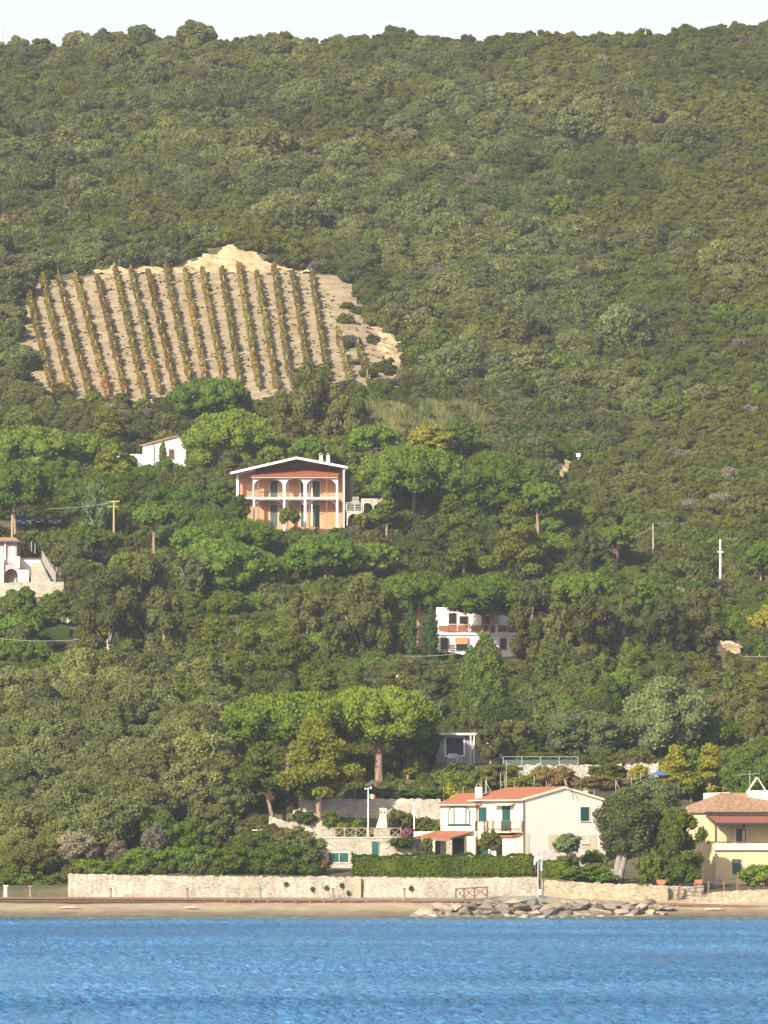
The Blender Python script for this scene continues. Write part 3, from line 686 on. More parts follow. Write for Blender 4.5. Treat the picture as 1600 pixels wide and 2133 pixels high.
IVORY = plaster('ivory_plaster', (.80, .70, .52), .10); PINKP = plaster('pink_plaster', (.86, .72, .63), .07); YELLOW = plaster('yellow_plaster', (.74, .58, .31), .12)
ORANGE = plaster('orange_plaster', (.60, .275, .145), .15); WHITE = plaster('white_plaster', (.80, .78, .74), .12); LILAC = plaster('lilac_and_shade_plaster', (.40, .32, .32), .15)  # the lilac also stands in for shade on the low garden wall
CREAM = plaster('cream_plaster', (.66, .56, .42), .2)
STONE = masonry('limestone_masonry', [(.27,.24,.19), (.46,.42,.35), (.37,.32,.245), (.53,.49,.43), (.31,.265,.20)], (.29,.255,.20), 4.2, .07, 2.0)
OCHRE = masonry('ochre_masonry', [(.26,.20,.13), (.42,.34,.235), (.35,.28,.18), (.48,.41,.31), (.23,.18,.12)], (.27,.22,.15), 3.6, .06, 1.8)
GREYST = masonry('grey_masonry', [(.34,.31,.27), (.50,.46,.40), (.42,.38,.31), (.56,.51,.43)], (.34,.305,.25), 4.0, .06, 1.8)
DRYST = masonry('white_rubble', [(.30,.26,.22), (.52,.48,.42), (.40,.36,.31), (.60,.56,.50)], (.20,.17,.13), 3.2, .10)
SHUT = plain('green_shutters', (.012, .075, .062)); DGREEN = plain('grey_green_shutters', (.075, .105, .085)); DARK = plain('dark_opening', (.012, .014, .016), .25)
CURT = plain('pale_curtain', (.60, .62, .52)); BROWNW = wood('brown_timber', (.10, .05, .032), (.20, .11, .075)); GREYW = wood('grey_timber', (.20, .15, .11), (.36, .29, .22)); REDW = wood('red_brown_timber', (.13, .065, .042), (.24, .125, .085))
METAL = plain('grey_metal', (.30, .31, .32), .5, .4); WHITEM = plain('white_paint', (.78, .77, .73)); TERRA = plain('terracotta', (.46, .17, .09)); DARKM = plain('dark_metal', (.05, .05, .06), .5)
CONC = plain('pale_concrete', (.52, .49, .43), .9); RUSTP = plain('rust_panel', (.24, .085, .05)); BLUEF = plain('blue_cloth', (.07, .15, .36)); HONEY = plain('honey_blind', (.42, .22, .08))
T_RED = tiles('red_tiles', (.36,.115,.055), (.50,.18,.09), (.56,.24,.13), R(35)); T_REDX = tiles('red_tiles_x', (.36,.115,.055), (.50,.18,.09), (.56,.25,.14), 'x')
T_OLD = tiles('mottled_tiles', (.22,.11,.06), (.38,.225,.135), (.52,.40,.25), R(-20), .26); T_BAR = tiles('plain_red_tiles', (.26,.085,.06), (.33,.12,.085), (.37,.15,.105), R(-20), .26)
T_PALE = tiles('faded_tiles', (.42,.20,.14), (.52,.28,.20), (.60,.36,.26), 'x')
def win(parent, M, x0, x1, z0, z1, frame, pane, y=0.0, fw=.07, name='window', pname='pane', sill=True, shutters=None):
    """window or door on the plane y = const of matrix M, facing -y"""
    a = MB(M); d = .06
    a.box(x0-fw, x0, y-d, y+.02, z0, z1).box(x1, x1+fw, y-d, y+.02, z0, z1).box(x0-fw, x1+fw, y-d, y+.02, z1, z1+fw)
    if sill: a.box(x0-fw-.05, x1+fw+.05, y-d-.06, y+.02, z0-fw, z0)
    f = a.build(name, frame, parent)
    if shutters is not None:
        xm = (x0 + x1) / 2
        for q0, q1 in ((x0, xm-.012), (xm+.012, x1)):
            b = MB(M); b.box(q0, q0+.05, y-.05, y-.01, z0, z1).box(q1-.05, q1, y-.05, y-.01, z0, z1); k = int((z1-z0) / .11)
            for i in range(k):
                zz = z0 + (z1-z0) * i / k; b.add([(q0+.05, y-.05, zz), (q1-.05, y-.05, zz), (q1-.05, y-.012, zz+.1), (q0+.05, y-.012, zz+.1)], [(0, 1, 2, 3)])
            b.box(q0+.05, q1-.05, y-.011, y-.004, z0, z1); b.build('shutter', shutters, f)
    else: MB(M).box(x0, x1, y-.02, y-.006, z0, z1).build(pname, pane, f)
    return f
def rail(parent, M, x0, x1, y, z0, z1, mat, n=6, bars=0, r=.03, name='railing'):
    b = MB(M)
    for i in range(n + 1): x = x0 + (x1-x0) * i / n; b.box(x-r, x+r, y-r, y+r, z0, z1)
    b.box(x0, x1, y-r*.8, y+r*.8, z1, z1+r*1.6)
    for k in range(bars): z = z0 + (z1-z0) * (k+.6) / (bars+.6); b.box(x0, x1, y-r*.45, y+r*.45, z-r*.5, z+r*.5)
    return b.build(name, mat, parent)
def ragged_wall(name, pts, D0, D1, mat, label, thick=.5, cat='wall', top_j=.06, parent=None):
    """stone wall from the photo line pts = (px, top, bottom); distances run from D0 to D1"""
    P = []
    n0, n1 = pts[0][0], pts[-1][0]; rg_ = np.random.default_rng(int(n0 + D0))
    steps = max(2, int(abs(n1 - n0) / 6))
    for i in range(steps + 1):
        px = n0 + (n1 - n0) * i / steps; D = D0 + (D1 - D0) * i / steps
        t = np.interp(px, [p[0] for p in pts], [p[1] for p in pts]); b = np.interp(px, [p[0] for p in pts], [p[2] for p in pts])
        A = at(px, t, D); P.append((A.x, A.y, A.z + rg_.normal() * top_j, zat(b, D) - .5))
    o = root(name, (P[0][0], P[0][1], P[0][3]), label, cat) if parent is None else parent
    c0 = Vector((P[0][0], P[0][1], P[0][3])) if parent is None else Vector(o.location)
    vs, fs = [], []
    rows = 6
    for i, (x, y, zt, zb) in enumerate(P):
        for k in range(rows):
            f = k / (rows - 1); vs.append((x - c0.x + rg_.normal() * .02, y - c0.y + (.12 * (f - 1)) + rg_.normal() * .025, zb + (zt - zb) * f - c0.z))
        vs.append((x - c0.x, y - c0.y + thick, zt - c0.z)); vs.append((x - c0.x, y - c0.y + thick, zb - c0.z))
    q = rows + 2
    for i in range(len(P) - 1):
        for k in range(q): a = i * q + k; b = i * q + (k + 1) % q; fs.append((b, a, a + q, b + q))
    fs += [tuple(range(q)), tuple(reversed(range((len(P) - 1) * q, len(P) * q)))]
    me = bpy.data.meshes.new('stonework'); me.from_pydata(vs, [], fs); me.materials.append(mat); me.update(); mobj('stonework', me, o)
    return o

# ------------------------------------------------------------------ beach walls and promenade
sw = ragged_wall('retaining_wall', [(142, 1820, 1867), (300, 1824, 1868), (560, 1826, 1869), (745, 1827, 1870), (1000, 1829, 1870), (1120, 1826, 1868)], 409, 409, STONE, 'long pale limestone retaining wall at the back of the beach below the clipped hedge', .7, top_j=.05)
MB(Matrix.Translation(-Vector(sw.location))).box(*[at(739, 1868, 408.75).x, at(752, 1868, 408.75).x], 8.55, 9.2, 1.3, zat(1829, 408.7)).build('pilaster', plain('pinkish_render', (.42, .29, .2), .9), sw)
for ki, (px, py) in enumerate(((596, 1842), (651, 1853), (680, 1850), (712, 1845), (726, 1861), (856, 1850))):
    p = at(px, py, 408.8); rg_ = np.random.default_rng(px)
    V, Q, T, ti = leafcloud(rg_, [(p.x, p.y, p.z)], [(.16, .12, .2)], 60, .11, core=.5); o = mobj('wall_plant', npmesh('wall_plant', V, [Q, T], [FM['green']], ti)); tag(o, '%s green tuft from the left growing in the joints of the long beach wall' % ordn(ki + 1), 'plant', 'tufts on the beach wall')
ragged_wall('retaining_wall', [(1128, 1832, 1868), (1165, 1836, 1872), (1170, 1836, 1873), (1340, 1843, 1886), (1392, 1845, 1886)], 409, 407.6, OCHRE, 'ochre rubble wall beside the ramp below the leaning oak', .6, top_j=.05)
ragged_wall('retaining_wall', [(1392, 1845, 1880), (1440, 1846, 1872), (1466, 1840, 1868)], 408.4, 409.3, STONE, 'short grey patched wall below the terracotta planters', .6, top_j=.04)
ragged_wall('retaining_wall', [(1400, 1884, 1889), (1440, 1872, 1887), (1490, 1858, 1886), (1540, 1854, 1886), (1640, 1853, 1888)], 406.2, 406.2, OCHRE, 'sloping stone ramp wall below the yellow house at the right end of the beach', .5, top_j=.03)
# promenade path
vs = []; 
for px, a, b in ((-60, 1868, 1875), (700, 1869.5, 1876), (1000, 1870, 1877), (1040, 1866, 1879), (1120, 1866, 1880), (1200, 1872, 1884), (1300, 1882, 1890), (1400, 1886, 1892), (1700, 1886, 1890)):
    D0, D1 = 408.7, 406.0; A, B = at(px, a, D0), at(px, b, D1); vs.append((A, B))
b = MB()
for (A, B), (C2, D2) in zip(vs[:-1], vs[1:]): b.slab([B, D2, C2, A], .25)
tag(b.build('promenade', plain('grey_paving', (.27, .25, .215), .9, 0, .25)), kind='structure')
# timber boardwalk edge
def boardwalk(pts, D, post_every, label, posts_from):
    o = root('boardwalk', at(pts[0][0], pts[0][1], D), label, 'boardwalk'); M = Matrix.Translation(-Vector(o.location)); a = MB(M); c = MB(M)
    for (p0, y0), (p1, y1) in zip(pts[:-1], pts[1:]):
        A, B = at(p0, y0, D), at(p1, y1, D)
        a.slab([A, B, B + Vector((0, 1.3, .02)), A + Vector((0, 1.3, .02))], .13)
        A2, B2 = A - Vector((0, -.15, .2)), B - Vector((0, -.15, .2)); c.slab([A2, B2, B2 + Vector((0, .2, 0)), A2 + Vector((0, .2, 0))], .12)
    a.build('deck', REDW, o); c.build('beam', BROWNW, o)
    for px in np.arange(pts[0][0] + 8, pts[-1][0], post_every):
        if px < posts_from: continue
        y = np.interp(px, [p[0] for p in pts], [p[1] for p in pts]); A = at(px, y, D); MB(M).box(A.x-.12, A.x+.12, A.y+.02, A.y+.25, A.z-.75, A.z-.13).build('support', REDW, o)
    return o
boardwalk([(-70, 1869), (300, 1871), (700, 1874.5), (1042, 1876)], 405.6, 29.5, 'long red brown timber boardwalk edge along the foot of the pale beach wall', 440)
boardwalk([(1366, 1882), (1640, 1888)], 404.6, 38, 'short red brown timber boardwalk on the sand at the right end of the beach', 1360)
for i, px in enumerate((230, 389, 542, 693, 842)):
    o = root('timber_post', at(px, 1871, 406.6), '%s of the five squat dark timber posts standing along the boardwalk' % ('leftmost', 'second from the left', 'middle one', 'fourth from the left', 'rightmost')[i], 'post', 'timber posts on the boardwalk')
    MB().tube([(0, 0, -.3), (0, 0, .78)], [.12, .11], 9).build('shaft', GREYW, o); MB().tube([(0, 0, .78), (0, 0, .86)], [.135, .10], 9).build('cap', BROWNW, o)
for i, (px, hh) in enumerate(((12, 22), (63, 20))):
    o = root('bollard', at(px, 1868, 407), ('pale stone bollard at the far left end of the beach', 'thin weathered bollard left of the start of the beach wall')[i], 'bollard')
    MB().tube([(0, 0, -.3), (0, 0, hh * .04)], [.20 - .1 * i, .17 - .09 * i], 8).build('shaft', CREAM if i == 0 else GREYW, o); MB().box(-.22+.1*i, .22-.1*i, -.2, .2, hh * .04, hh * .04 + .1).build('cap', CREAM if i == 0 else GREYW, o)
def xfence(P, n, h, mat, label, r=.045, cat='fence', mid=False, name='rail_fence'):
    o = root(name, P[0], label, cat); c0 = Vector(P[0]); rl = MB(); br = MB()
    for k in range(n + 1):
        t = k / n * (len(P) - 1); i = min(int(t), len(P) - 2); p = Vector(P[i]).lerp(Vector(P[i+1]), t - i) - c0
        MB().box(p.x-r*1.2, p.x+r*1.2, p.y-r, p.y+r, p.z-.1, p.z + h + .05).build('post', mat, o)
        if k:
            rl.tube([q + Vector((0, 0, h)), p + Vector((0, 0, h))], r, 6)
            if mid: br.tube([q + Vector((0, 0, h * .5)), p + Vector((0, 0, h * .5))], r * .8, 6)
            br.tube([q + Vector((0, -.01, .08)), p + Vector((0, -.01, h))], r * .7, 6); br.tube([q + Vector((0, .01, h)), p + Vector((0, .01, .08))], r * .7, 6)
        q = p
    rl.build('handrail', mat, o); br.build('braces', mat, o); return o
xfence([at(950, 1873, 406), at(975, 1871, 406), at(1015, 1869, 406.4)], 3, .85, BROWNW, 'short brown cross braced railing at the end of the boardwalk above the boulders', .05)
# boulders
import bmesh
m, nt, out = newmat('boulder_rock'); w_ = wpos(nt); oi = nt.nodes.new('ShaderNodeObjectInfo')
c = mix(nt, ramp(nt, [(0, (.17,.155,.14)), (.4, (.24,.205,.17)), (.7, (.31,.25,.185)), (1, (.38,.32,.245))], oi.outputs['Random']), ramp(nt, [(.3, (.6,.58,.56)), (.6, (1.05,1.03,1))], noise(nt, 2.2, 6, w_)), .8, 'MULTIPLY')
principled(nt, out, c, .9, noise(nt, 5, 6, w_), .5, .05); ROCK = m
rg = np.random.default_rng(21)
def boulder(c, sx, sy, sz, label):
    bm = bmesh.new()
    pts = rg.normal(size=(15, 3)); pts /= np.linalg.norm(pts, axis=1)[:, None]; pts *= rg.uniform(.8, 1.15, (15, 1))
    for p in pts: bm.verts.new((p[0] * sx, p[1] * sy, p[2] * sz))
    r_ = bmesh.ops.convex_hull(bm, input=bm.verts); bmesh.ops.delete(bm, geom=[v for v in bm.verts if not v.link_faces], context='VERTS')
    bmesh.ops.bevel(bm, geom=list(bm.edges), offset=min(sx, sz) * .1, segments=1, affect='EDGES')
    me = bpy.data.meshes.new('boulder'); bm.to_mesh(me); bm.free(); me.materials.append(ROCK)
    o = mobj('boulder', me, None, c); o.rotation_euler = (rg.uniform(-.2, .2), rg.uniform(-.25, .25), rg.uniform(0, 6)); return tag(o, label, 'boulder', 'boulders of the sea defence')
tiers = [(1911, 400.3, 850, 1345, .42), (1902, 401.3, 862, 1385, .66), (1891, 402.6, 900, 1395, .74), (1880, 404.0, 985, 1330, .66)]
for ti, (py, D, x0, x1, s_) in enumerate(tiers):
    px = x0; nb = 0
    while px < x1:
        k = s_ * rg.uniform(.7, 1.45); c = at(px + k / .04, py + rg.uniform(-3, 3), D + rg.uniform(-.3, .3))
        c.z = min(c.z, float(zat(1876, D)) - k * .3)
        boulder(c, k * rg.uniform(1.1, 1.6), k, k * rg.uniform(.42, .68), '%s boulder from the left in the %s tier of the rock sea defence' % (ordn(nb + 1), ('waterline', 'second lowest', 'second highest', 'topmost')[ti]))
        px += k / .04 * 1.7; nb += 1
for i in range(48):
    px = 842 + i * 11 + rg.uniform(-4, 4); D = rg.uniform(399.8, 401.2); k = rg.uniform(.08, .19); c = at(px, 1911 - (D - 400) * 5, D)
    o = boulder(c, k * 1.3, k, k * .7, '%s small loose stone from the left along the waterline in front of the boulders' % ordn(i + 1)); o.name = 'loose_stone'; o['category'] = 'stone'; o['group'] = 'loose stones at the waterline'

# ------------------------------------------------------------------ pale pink house by the beach
D0 = 424.0; s = D0 / F; g = at(1092, 1797, D0); z0 = g.z
o = PH = root('plastered_house', g, 'two storey pale pink and ivory house with red tiled roofs behind the clipped hedge', 'house')
a_ = R(35); M = Matrix.Rotation(a_, 4, 'Z'); W, L, E, RG = 8.75, 8.2, 5.62, 6.62
H0 = -1.2
MB(M).prism([(0, H0), (W, H0), (W, E), (W/2, RG - .1), (0, E)], 0, L).build('walls', PINKP, o)
MB(M).box(-.012, -.003, .0, L, H0, E - .02).build('front_render', IVORY, o)          # ivory render on the seaward front
rf = MB(M); t = .16
rf.slab([(-.45, -.12, E - .02), (-.45, L + .2, E - .02), (W/2, L + .2, RG + .12), (W/2, -.12, RG + .12)][::-1], t)
rf.slab([(W + .45, -.12, E - .02), (W/2, -.12, RG + .12), (W/2, L + .2, RG + .12), (W + .45, L + .2, E - .02)][::-1], t)
rfo = rf.build('roof', T_RED, o)
vb = MB(M)
for x0, zz0, x1, zz1 in ((-.45, E - .04, W/2, RG + .1), (W/2, RG + .1, W + .45, E - .04)): vb.add([(x0, -.18, zz0-.16), (x1, -.18, zz1-.16), (x1, -.18, zz1+.03), (x0, -.18, zz0+.03), (x0, -.122, zz0-.16), (x1, -.122, zz1-.16), (x1, -.122, zz1+.03), (x0, -.122, zz0+.03)], [(0,1,2,3), (7,6,5,4), (3,2,6,7), (0,4,5,1)])
vb.build('verge', IVORY, rfo)
gt = MB(M); gt.tube([(-.5, -.1, E - .12), (-.5, L + .2, E - .12)], .07, 8); gt.build('gutter', CONC, rfo)
for x, y, sz, mt in ((-.1, -.06, .05, DARKM), (-.1, L + .05, .05, DARKM)): MB(M).tube([(x, y, E - .15), (x, y, .0)], sz, 6).build('downpipe', mt, o)
def side(y0, y1): return y0, y1
MF = M @ Matrix.Rotation(-math.pi / 2, 4, 'Z')          # plane x=0 seen from outside: local x runs along -y
def fy(px): return (1092 - px) * s / math.sin(a_)
win(o, MF, -fy(1001), -fy(1018), 3.66, 4.92, IVORY, DARK, -.013, .05, shutters=SHUT)
win(o, MF, -fy(1049), -fy(1066), 2.66, 5.05, IVORY, DARK, -.013, .03, 'door', sill=False, shutters=SHUT)
MB(MF).slab([(-3.9, -.75, 5.06), (-1.2, -.75, 5.06), (-1.2, -.02, 5.30), (-3.9, -.02, 5.30)], .05).build('awning', CONC, o)
win(o, MF, -6.9, -5.2, .5, 1.5, IVORY, DARK, -.013, .05, shutters=SHUT)
ld = win(o, MF, -2.9, -1.9, .05, 2.15, PINKP, DARK, -.9, .05, 'door', sill=False)
MB(MF).box(-4.1, -.25, -.89, -.014, H0, 2.42).build('porch_block', PINKP, o)
MB(MF).slab([(-4.3, -1.25, 2.36), (-.1, -1.25, 2.36), (-.1, -.02, 2.60), (-4.3, -.02, 2.60)], .09).build('porch_roof', T_RED, o)
bal = MB(MF).box(-5.3, -.1, -1.45, -.014, 2.50+.12, 2.62+.12).build('balcony', CREAM, o)
rail(bal, MF, -5.3, -.1, -1.42, 2.74, 3.62, BROWNW, 4, 4, .05)
rail(bal, MF @ Matrix.Translation((-.1, 0, 0)) @ Matrix.Rotation(-math.pi/2, 4, 'Z'), .1, 1.4, 0, 2.74, 3.62, BROWNW, 1, 4, .05)
rail(bal, MF @ Matrix.Translation((-5.3, 0, 0)) @ Matrix.Rotation(-math.pi/2, 4, 'Z'), .1, 1.4, 0, 2.74, 3.62, BROWNW, 1, 4, .05)
win(o, M, 6.2, 7.2, 3.68, 4.92, PINKP, DARK, 0, .05, shutters=SHUT)
win(o, M, 6.35, 7.0, 1.72, 2.36, WHITEM, SHUT, 0, .10)
MB(M).box(2.6, 8.0, -.035, -.005, H0, 2.45).build('render_patch', CREAM, o); MB(M).box(.03, .55, -.035, -.005, H0, 2.6).build('render_patch', CREAM, o)
# chimneys
def chimney(p, w, h, parent, body=WHITEM, cap=TERRA, M_=Matrix.Identity(4), taper=1.0):
    x, y, z = p; c = MB(M_).add([(x-w, y-w, z-.6), (x+w, y-w, z-.6), (x+w, y+w, z-.6), (x-w, y+w, z-.6), (x-w*taper, y-w*taper, z+h), (x+w*taper, y-w*taper, z+h), (x+w*taper, y+w*taper, z+h), (x-w*taper, y+w*taper, z+h)], [(0,3,2,1),(4,5,6,7),(0,1,5,4),(1,2,6,5),(2,3,7,6),(3,0,4,7)]).build('chimney', body, parent)
    b = MB(M_); k = w * .85
    for sx in (-1, 1): b.slab([(x+sx*k, y-k, z+h), (x+sx*k, y+k, z+h), (x+sx*.02, y+k, z+h+k*1.5), (x+sx*.02, y-k, z+h+k*1.5)], .05)
    b.build('chimney_cap', cap, c); return c
Mi = M.inverted()
def loc(px, py, dy): v = at(px, py, D0 + dy) - g; return v
v = loc(997, 1656, 6.2); chimney((v.x, v.y, v.z), .31, .7, o)
for px, py, w, h, dy in ((1145, 1643, .16, .05, 6), (1170, 1643, .15, .02, 4), (1220, 1655, .2, .35, 5.5)): v = loc(px, py, dy); chimney((v.x, v.y, v.z), w, h, o, CREAM)
v = loc(1181, 1645, 2); MB(Matrix.Translation(v)).tube([(-.05, 0, -.2), (-.2, 0, .95)], .035, 6).tube([(.3, .1, -.3), (-.2, 0, .95)], .03, 6).build('roof_stay', WOODP, o)
# frontal wing with the arched window
dy = 5.4; X0, X1 = loc(917, 0, dy).x, loc(990, 0, dy).x; Ez = loc(0, 1674, dy).z; Tz = loc(0, 1652, dy + 3).z
MB().box(X0, X1, dy, dy + 5, H0, Ez).build('wing_walls', IVORY, o)
r = MB(); xa = X0 - .4; xb = X1 + 1.2; ya = dy - .4
r.slab([(xa, ya, Ez-.02), (xb, ya, Ez-.02), (xb, dy + 3, Tz), (xa + 2.3, dy + 3, Tz)], .14); r.slab([(xa, dy + 6, Ez-.02), (xa, ya, Ez-.02), (xa + 2.3, dy + 3, Tz)], .14)
wr = r.build('wing_roof', T_REDX, o); MB().tube([(xa, ya - .06, Ez - .12), (X1 - .1, ya - .06, Ez - .12)], .065, 8).build('gutter', CONC, wr)
wx0, wx1 = loc(934, 0, dy).x, loc(975, 0, dy).x; wz0, wz1 = loc(0, 1716, dy).z, loc(0, 1682, dy).z
def archpoly(x0, x1, z0, z1, r_, n=6):
    P = [(x0, z0), (x1, z0), (x1, z1 - r_)]
    for k in range(1, n + 1): t = k / n * math.pi / 2; P.append((x1 - r_ * (1 - math.cos(t)), z1 - r_ + r_ * math.sin(t)))
    for k in range(0, n): t = math.pi / 2 + k / n * math.pi / 2; P.append((x0 + r_ * (1 + math.cos(t)), z1 - r_ + r_ * math.sin(t)))
    P.append((x0, z1 - r_)); return P
f = MB().prism(archpoly(wx0-.08, wx1+.08, wz0-.08, wz1+.08, .5), dy - .07, dy + .01).build('arched_window', SHUT, o)
MB().prism(archpoly(wx0, wx1, wz0, wz1, .45), dy - .085, dy - .071).build('pane', CURT, f)
b = MB()
for q in (.20, .27, .80, .86): x = wx0 + (wx1 - wx0) * q; b.box(x - .03, x + .03, dy - .11, dy - .086, wz0, wz1 - .02)
b.build('mullions', SHUT, f); MB().box(wx0 - .18, wx1 + .18, dy - .16, dy - .0, wz0 - .16, wz0 - .085).build('sill', SHUT, f)
# open porch with stone pillars
q = [at(861, 1744, D0 + 1.6) - g, at(934, 1746, D0 + 1.6) - g, at(985, 1731, D0 + 5.4) - g, at(914, 1730, D0 + 5.4) - g]
pr = MB().slab(q, .10).build('porch_roof', T_REDX, o); MB().slab([q[1] - Vector((0, 0, .12)), q[2] - Vector((0, 0, .12)), q[2] + Vector((.12, 0, -.12)), q[1] + Vector((.12, 0, -.12))], .12).slab([q[0] - Vector((0, 0, .12)), q[1] - Vector((0, 0, .12)), q[1] + Vector((0, .12, -.12)), q[0] + Vector((0, .12, -.12))], .12).build('edge_beam', GREYW, pr)
for k in range(9): p0 = q[0].lerp(q[1], (k + .5) / 9); MB().tube([p0 + Vector((0, -.05, -.2)), p0 + Vector((0, .9, -.02))], .045, 5).build('rafter_end', GREYW, pr)
for px in (872, 934): x = loc(px, 0, 1.9).x; MB().box(x - .26, x + .26, 1.65, 2.15, H0, q[0].z - .22).build('pillar', STONE, o)
MB().box(loc(966, 0, 2).x, loc(989, 0, 2).x, 4.2, 5.38, H0, loc(0, 1742, 5).z).build('pier', CREAM, o)
MB().box(loc(861, 0, 5).x, loc(940, 0, 5).x, 5.0, 5.38, H0, loc(0, 1732, 5).z).build('back_wall', CREAM, o)
win(o, Matrix.Identity(4), loc(942, 0, 5).x, loc(965, 0, 5).x, -.1, loc(0, 1747, 5).z, CREAM, SHUT, 5.36, .04, 'door', 'door_leaf', False)
win(o, Matrix.Identity(4), loc(905, 0, 5).x, loc(916, 0, 5).x, .3, 1.9, CREAM, DARK, 4.99, .04)
# garden wall beside it
ragged_wall('garden_wall', [(1132, 1771, 1800), (1190, 1770, 1800), (1262, 1771, 1800)], 421, 421, LILAC, 'low rendered garden wall, its shade painted lilac, with a thin rail beside the gable of the pale pink house', .25, top_j=.0)  # lilac plaster stands in for the shade lying on this wall

# ------------------------------------------------------------------ yellow house at the right edge
D0 = 419.0; s = D0 / F; g = at(1491, 1846, D0)
o = YH = root('plastered_house', g, 'pale yellow house with a mottled tiled roof and covered balcony at the right edge', 'house'); b_ = R(20); M = Matrix.Rotation(b_, 4, 'Z')
def Zy(py): return zat(py, D0) - g.z
Wd, Dp = 10.5, 8.0; fz = Zy(1772); uz = Zy(1697)
MB(M).box(0, Wd, 0, Dp, -1.2, fz).build('ground_floor', YELLOW, o)
MB(M).box(0, Wd, 1.6, Dp, fz, uz).build('upper_floor', YELLOW, o)
MB(M).box(-.03, Wd, 1.55, Dp + .03, Zy(1700), Zy(1689)).build('frieze', IVORY, o)
MB(M).box(0, Wd, .0, .18, fz + .004, Zy(1757)).build('parapet', IVORY, o)
MB(M).box(-.02, .18, .185, 1.58, fz + .004, Zy(1757)).build('parapet', YELLOW, o)
MB(M).box(-.1, Wd, -.06, .0 - .003, Zy(1774), Zy(1771)).build('stringcourse', DARKM, o)
MB(M).box(-.15, Wd, -.02, .2, Zy(1755.5), Zy(1753)).box(-.15, .0, .2, 1.7, Zy(1755.5), Zy(1753)).build('handrail', BROWNW, o)
for x in (.02, 2.65, 5.2, 7.8): MB(M).box(x, x + .17, .01, .18, Zy(1753), Zy(1713)).build('post', BROWNW, o)
br = MB(M).slab([(-.1, -.55, Zy(1714)), (Wd, -.55, Zy(1714)), (Wd, 1.6, Zy(1697.5)), (-.1, 1.6, Zy(1697.5))], .1).build('balcony_roof', T_BAR, o)
MB(M).box(-.12, Wd, -.62, -.56, Zy(1717), Zy(1713.5)).build('fascia', DARKM, br)
MB(M).slab([(-.17, -.56, Zy(1714.5)), (-.105, -.56, Zy(1714.5)), (-.105, 1.6, Zy(1698)), (-.17, 1.6, Zy(1698))], .16).build('verge', DARKM, br)
ez = Zy(1690); tz = Zy(1650); rm = MB(M); e = .45
rm.slab([(-e, 1.6 - e, ez), (Wd, 1.6 - e, ez), (Wd, 4.6, tz), (2.6, 4.6, tz)], .16); rm.slab([(-e, Dp + e, ez), (-e, 1.6 - e, ez), (2.6, 4.6, tz)], .16)
mr = rm.build('roof', T_OLD, o); MB(M).tube([(-e - .03, 1.6 - e - .05, ez - .12), (Wd, 1.6 - e - .05, ez - .12)], .08, 8).build('gutter', DARKM, mr)
chimney((*(M @ Vector((6.0, 4.4, 0))).to_2d(), tz - .3), .9, .5, o, IVORY, IVORY)
win(o, M, 2.65, 3.65, fz + .3, fz + 1.95, WHITEM, DARK, 1.6, .08, shutters=DGREEN)
win(o, M, 1.55, 2.45, 1.0, 2.35, IVORY, DARK, 0, .05, shutters=plain('blue_grey_shutters', (.09, .11, .12)))
MB(M).tube([(-.06, -.05, Zy(1773)), (-.06, -.05, 0)], .05, 6).build('downpipe', CONC, o)
MB(M).tube([(.2, -.06, Zy(1717)), (.2, -.06, Zy(1755))], .04, 6).build('downpipe', CONC, o)
v = M @ Vector((5.2, 4.2, tz)); MB(Matrix.Translation(v)).tube([(0, 0, 0), (0, 0, 1.9)], .03, 5).tube([(-1.2, 0, 1.55), (.9, 0, 1.7)], .025, 5).tube([(-1.0, -.3, 1.56), (-1.0, .3, 1.56)], .02, 4).tube([(-.6, -.3, 1.6), (-.6, .3, 1.6)], .02, 4).tube([(.4, -.3, 1.66), (.4, .3, 1.66)], .02, 4).build('aerial', METAL, o)
ragged_wall('garden_wall', [(1466, 1652, 1690), (1520, 1650, 1690)], 433, 433, CREAM, 'low cream wall behind the left end of the yellow house roof', .3, top_j=0)

# ------------------------------------------------------------------ stone outbuilding and terraces
g = at(672, 1800, 425); o = root('stone_outbuilding', g, 'flat topped stone outbuilding with green door and wide green window left of the hedge', 'outbuilding')
def l5(px, py, dy=0): return at(px, py, 425 + dy) - g
I4 = Matrix.Identity(4)
MB().box(l5(674, 0).x, l5(866, 0).x, 0, 2.2, -1.5, l5(0, 1746).z).build('walls', STONE, o)
MB().box(l5(670, 0).x, l5(870, 0).x, -.08, 2.3, l5(0, 1746).z + .003, l5(0, 1744).z + .02).build('parapet_slab', CONC, o)
win(o, I4, l5(775, 0).x, l5(789, 0).x, l5(0, 1785).z, l5(0, 1753).z, STONE, SHUT, 0, .05, 'door', 'door_leaf', False)
MB().box(l5(676, 0).x, l5(733, 0).x, -1.0, -.004, -1.5, l5(0, 1773).z).build('annexe', STONE, o)
win(o, I4, l5(686, 0).x, l5(727, 0).x, l5(0, 1796).z, l5(0, 1777).z, CONC, SHUT, -1.0, .10, 'window', 'pane')
MB().box(l5(707.5, 0).x, l5(709, 0).x, -1.15, -1.03, l5(0, 1800).z, l5(0, 1779).z).build('mullion', CONC, o)
MB().tube([l5(805, 1764, -.05), l5(805, 1764, -.12)], .12, 12).build('wall_lamp', CREAM, o)
ragged_wall('garden_wall', [(655, 1801, 1822), (735, 1800, 1822)], 420.5, 420.5, GREYST, 'low grey stone step wall below the wide green window', .4)
xfence([at(694, 1746, 425.4), at(835, 1746, 425.4)], 6, .88, GREYW, 'grey cross braced timber fence on top of the stone outbuilding', .045)
ragged_wall('terrace_wall', [(560, 1700, 1730), (600, 1712, 1735), (668, 1710, 1740), (700, 1712, 1742)], 431, 431, STONE, 'low pale terrace wall beneath the leaning pine left of the outbuilding', .4)
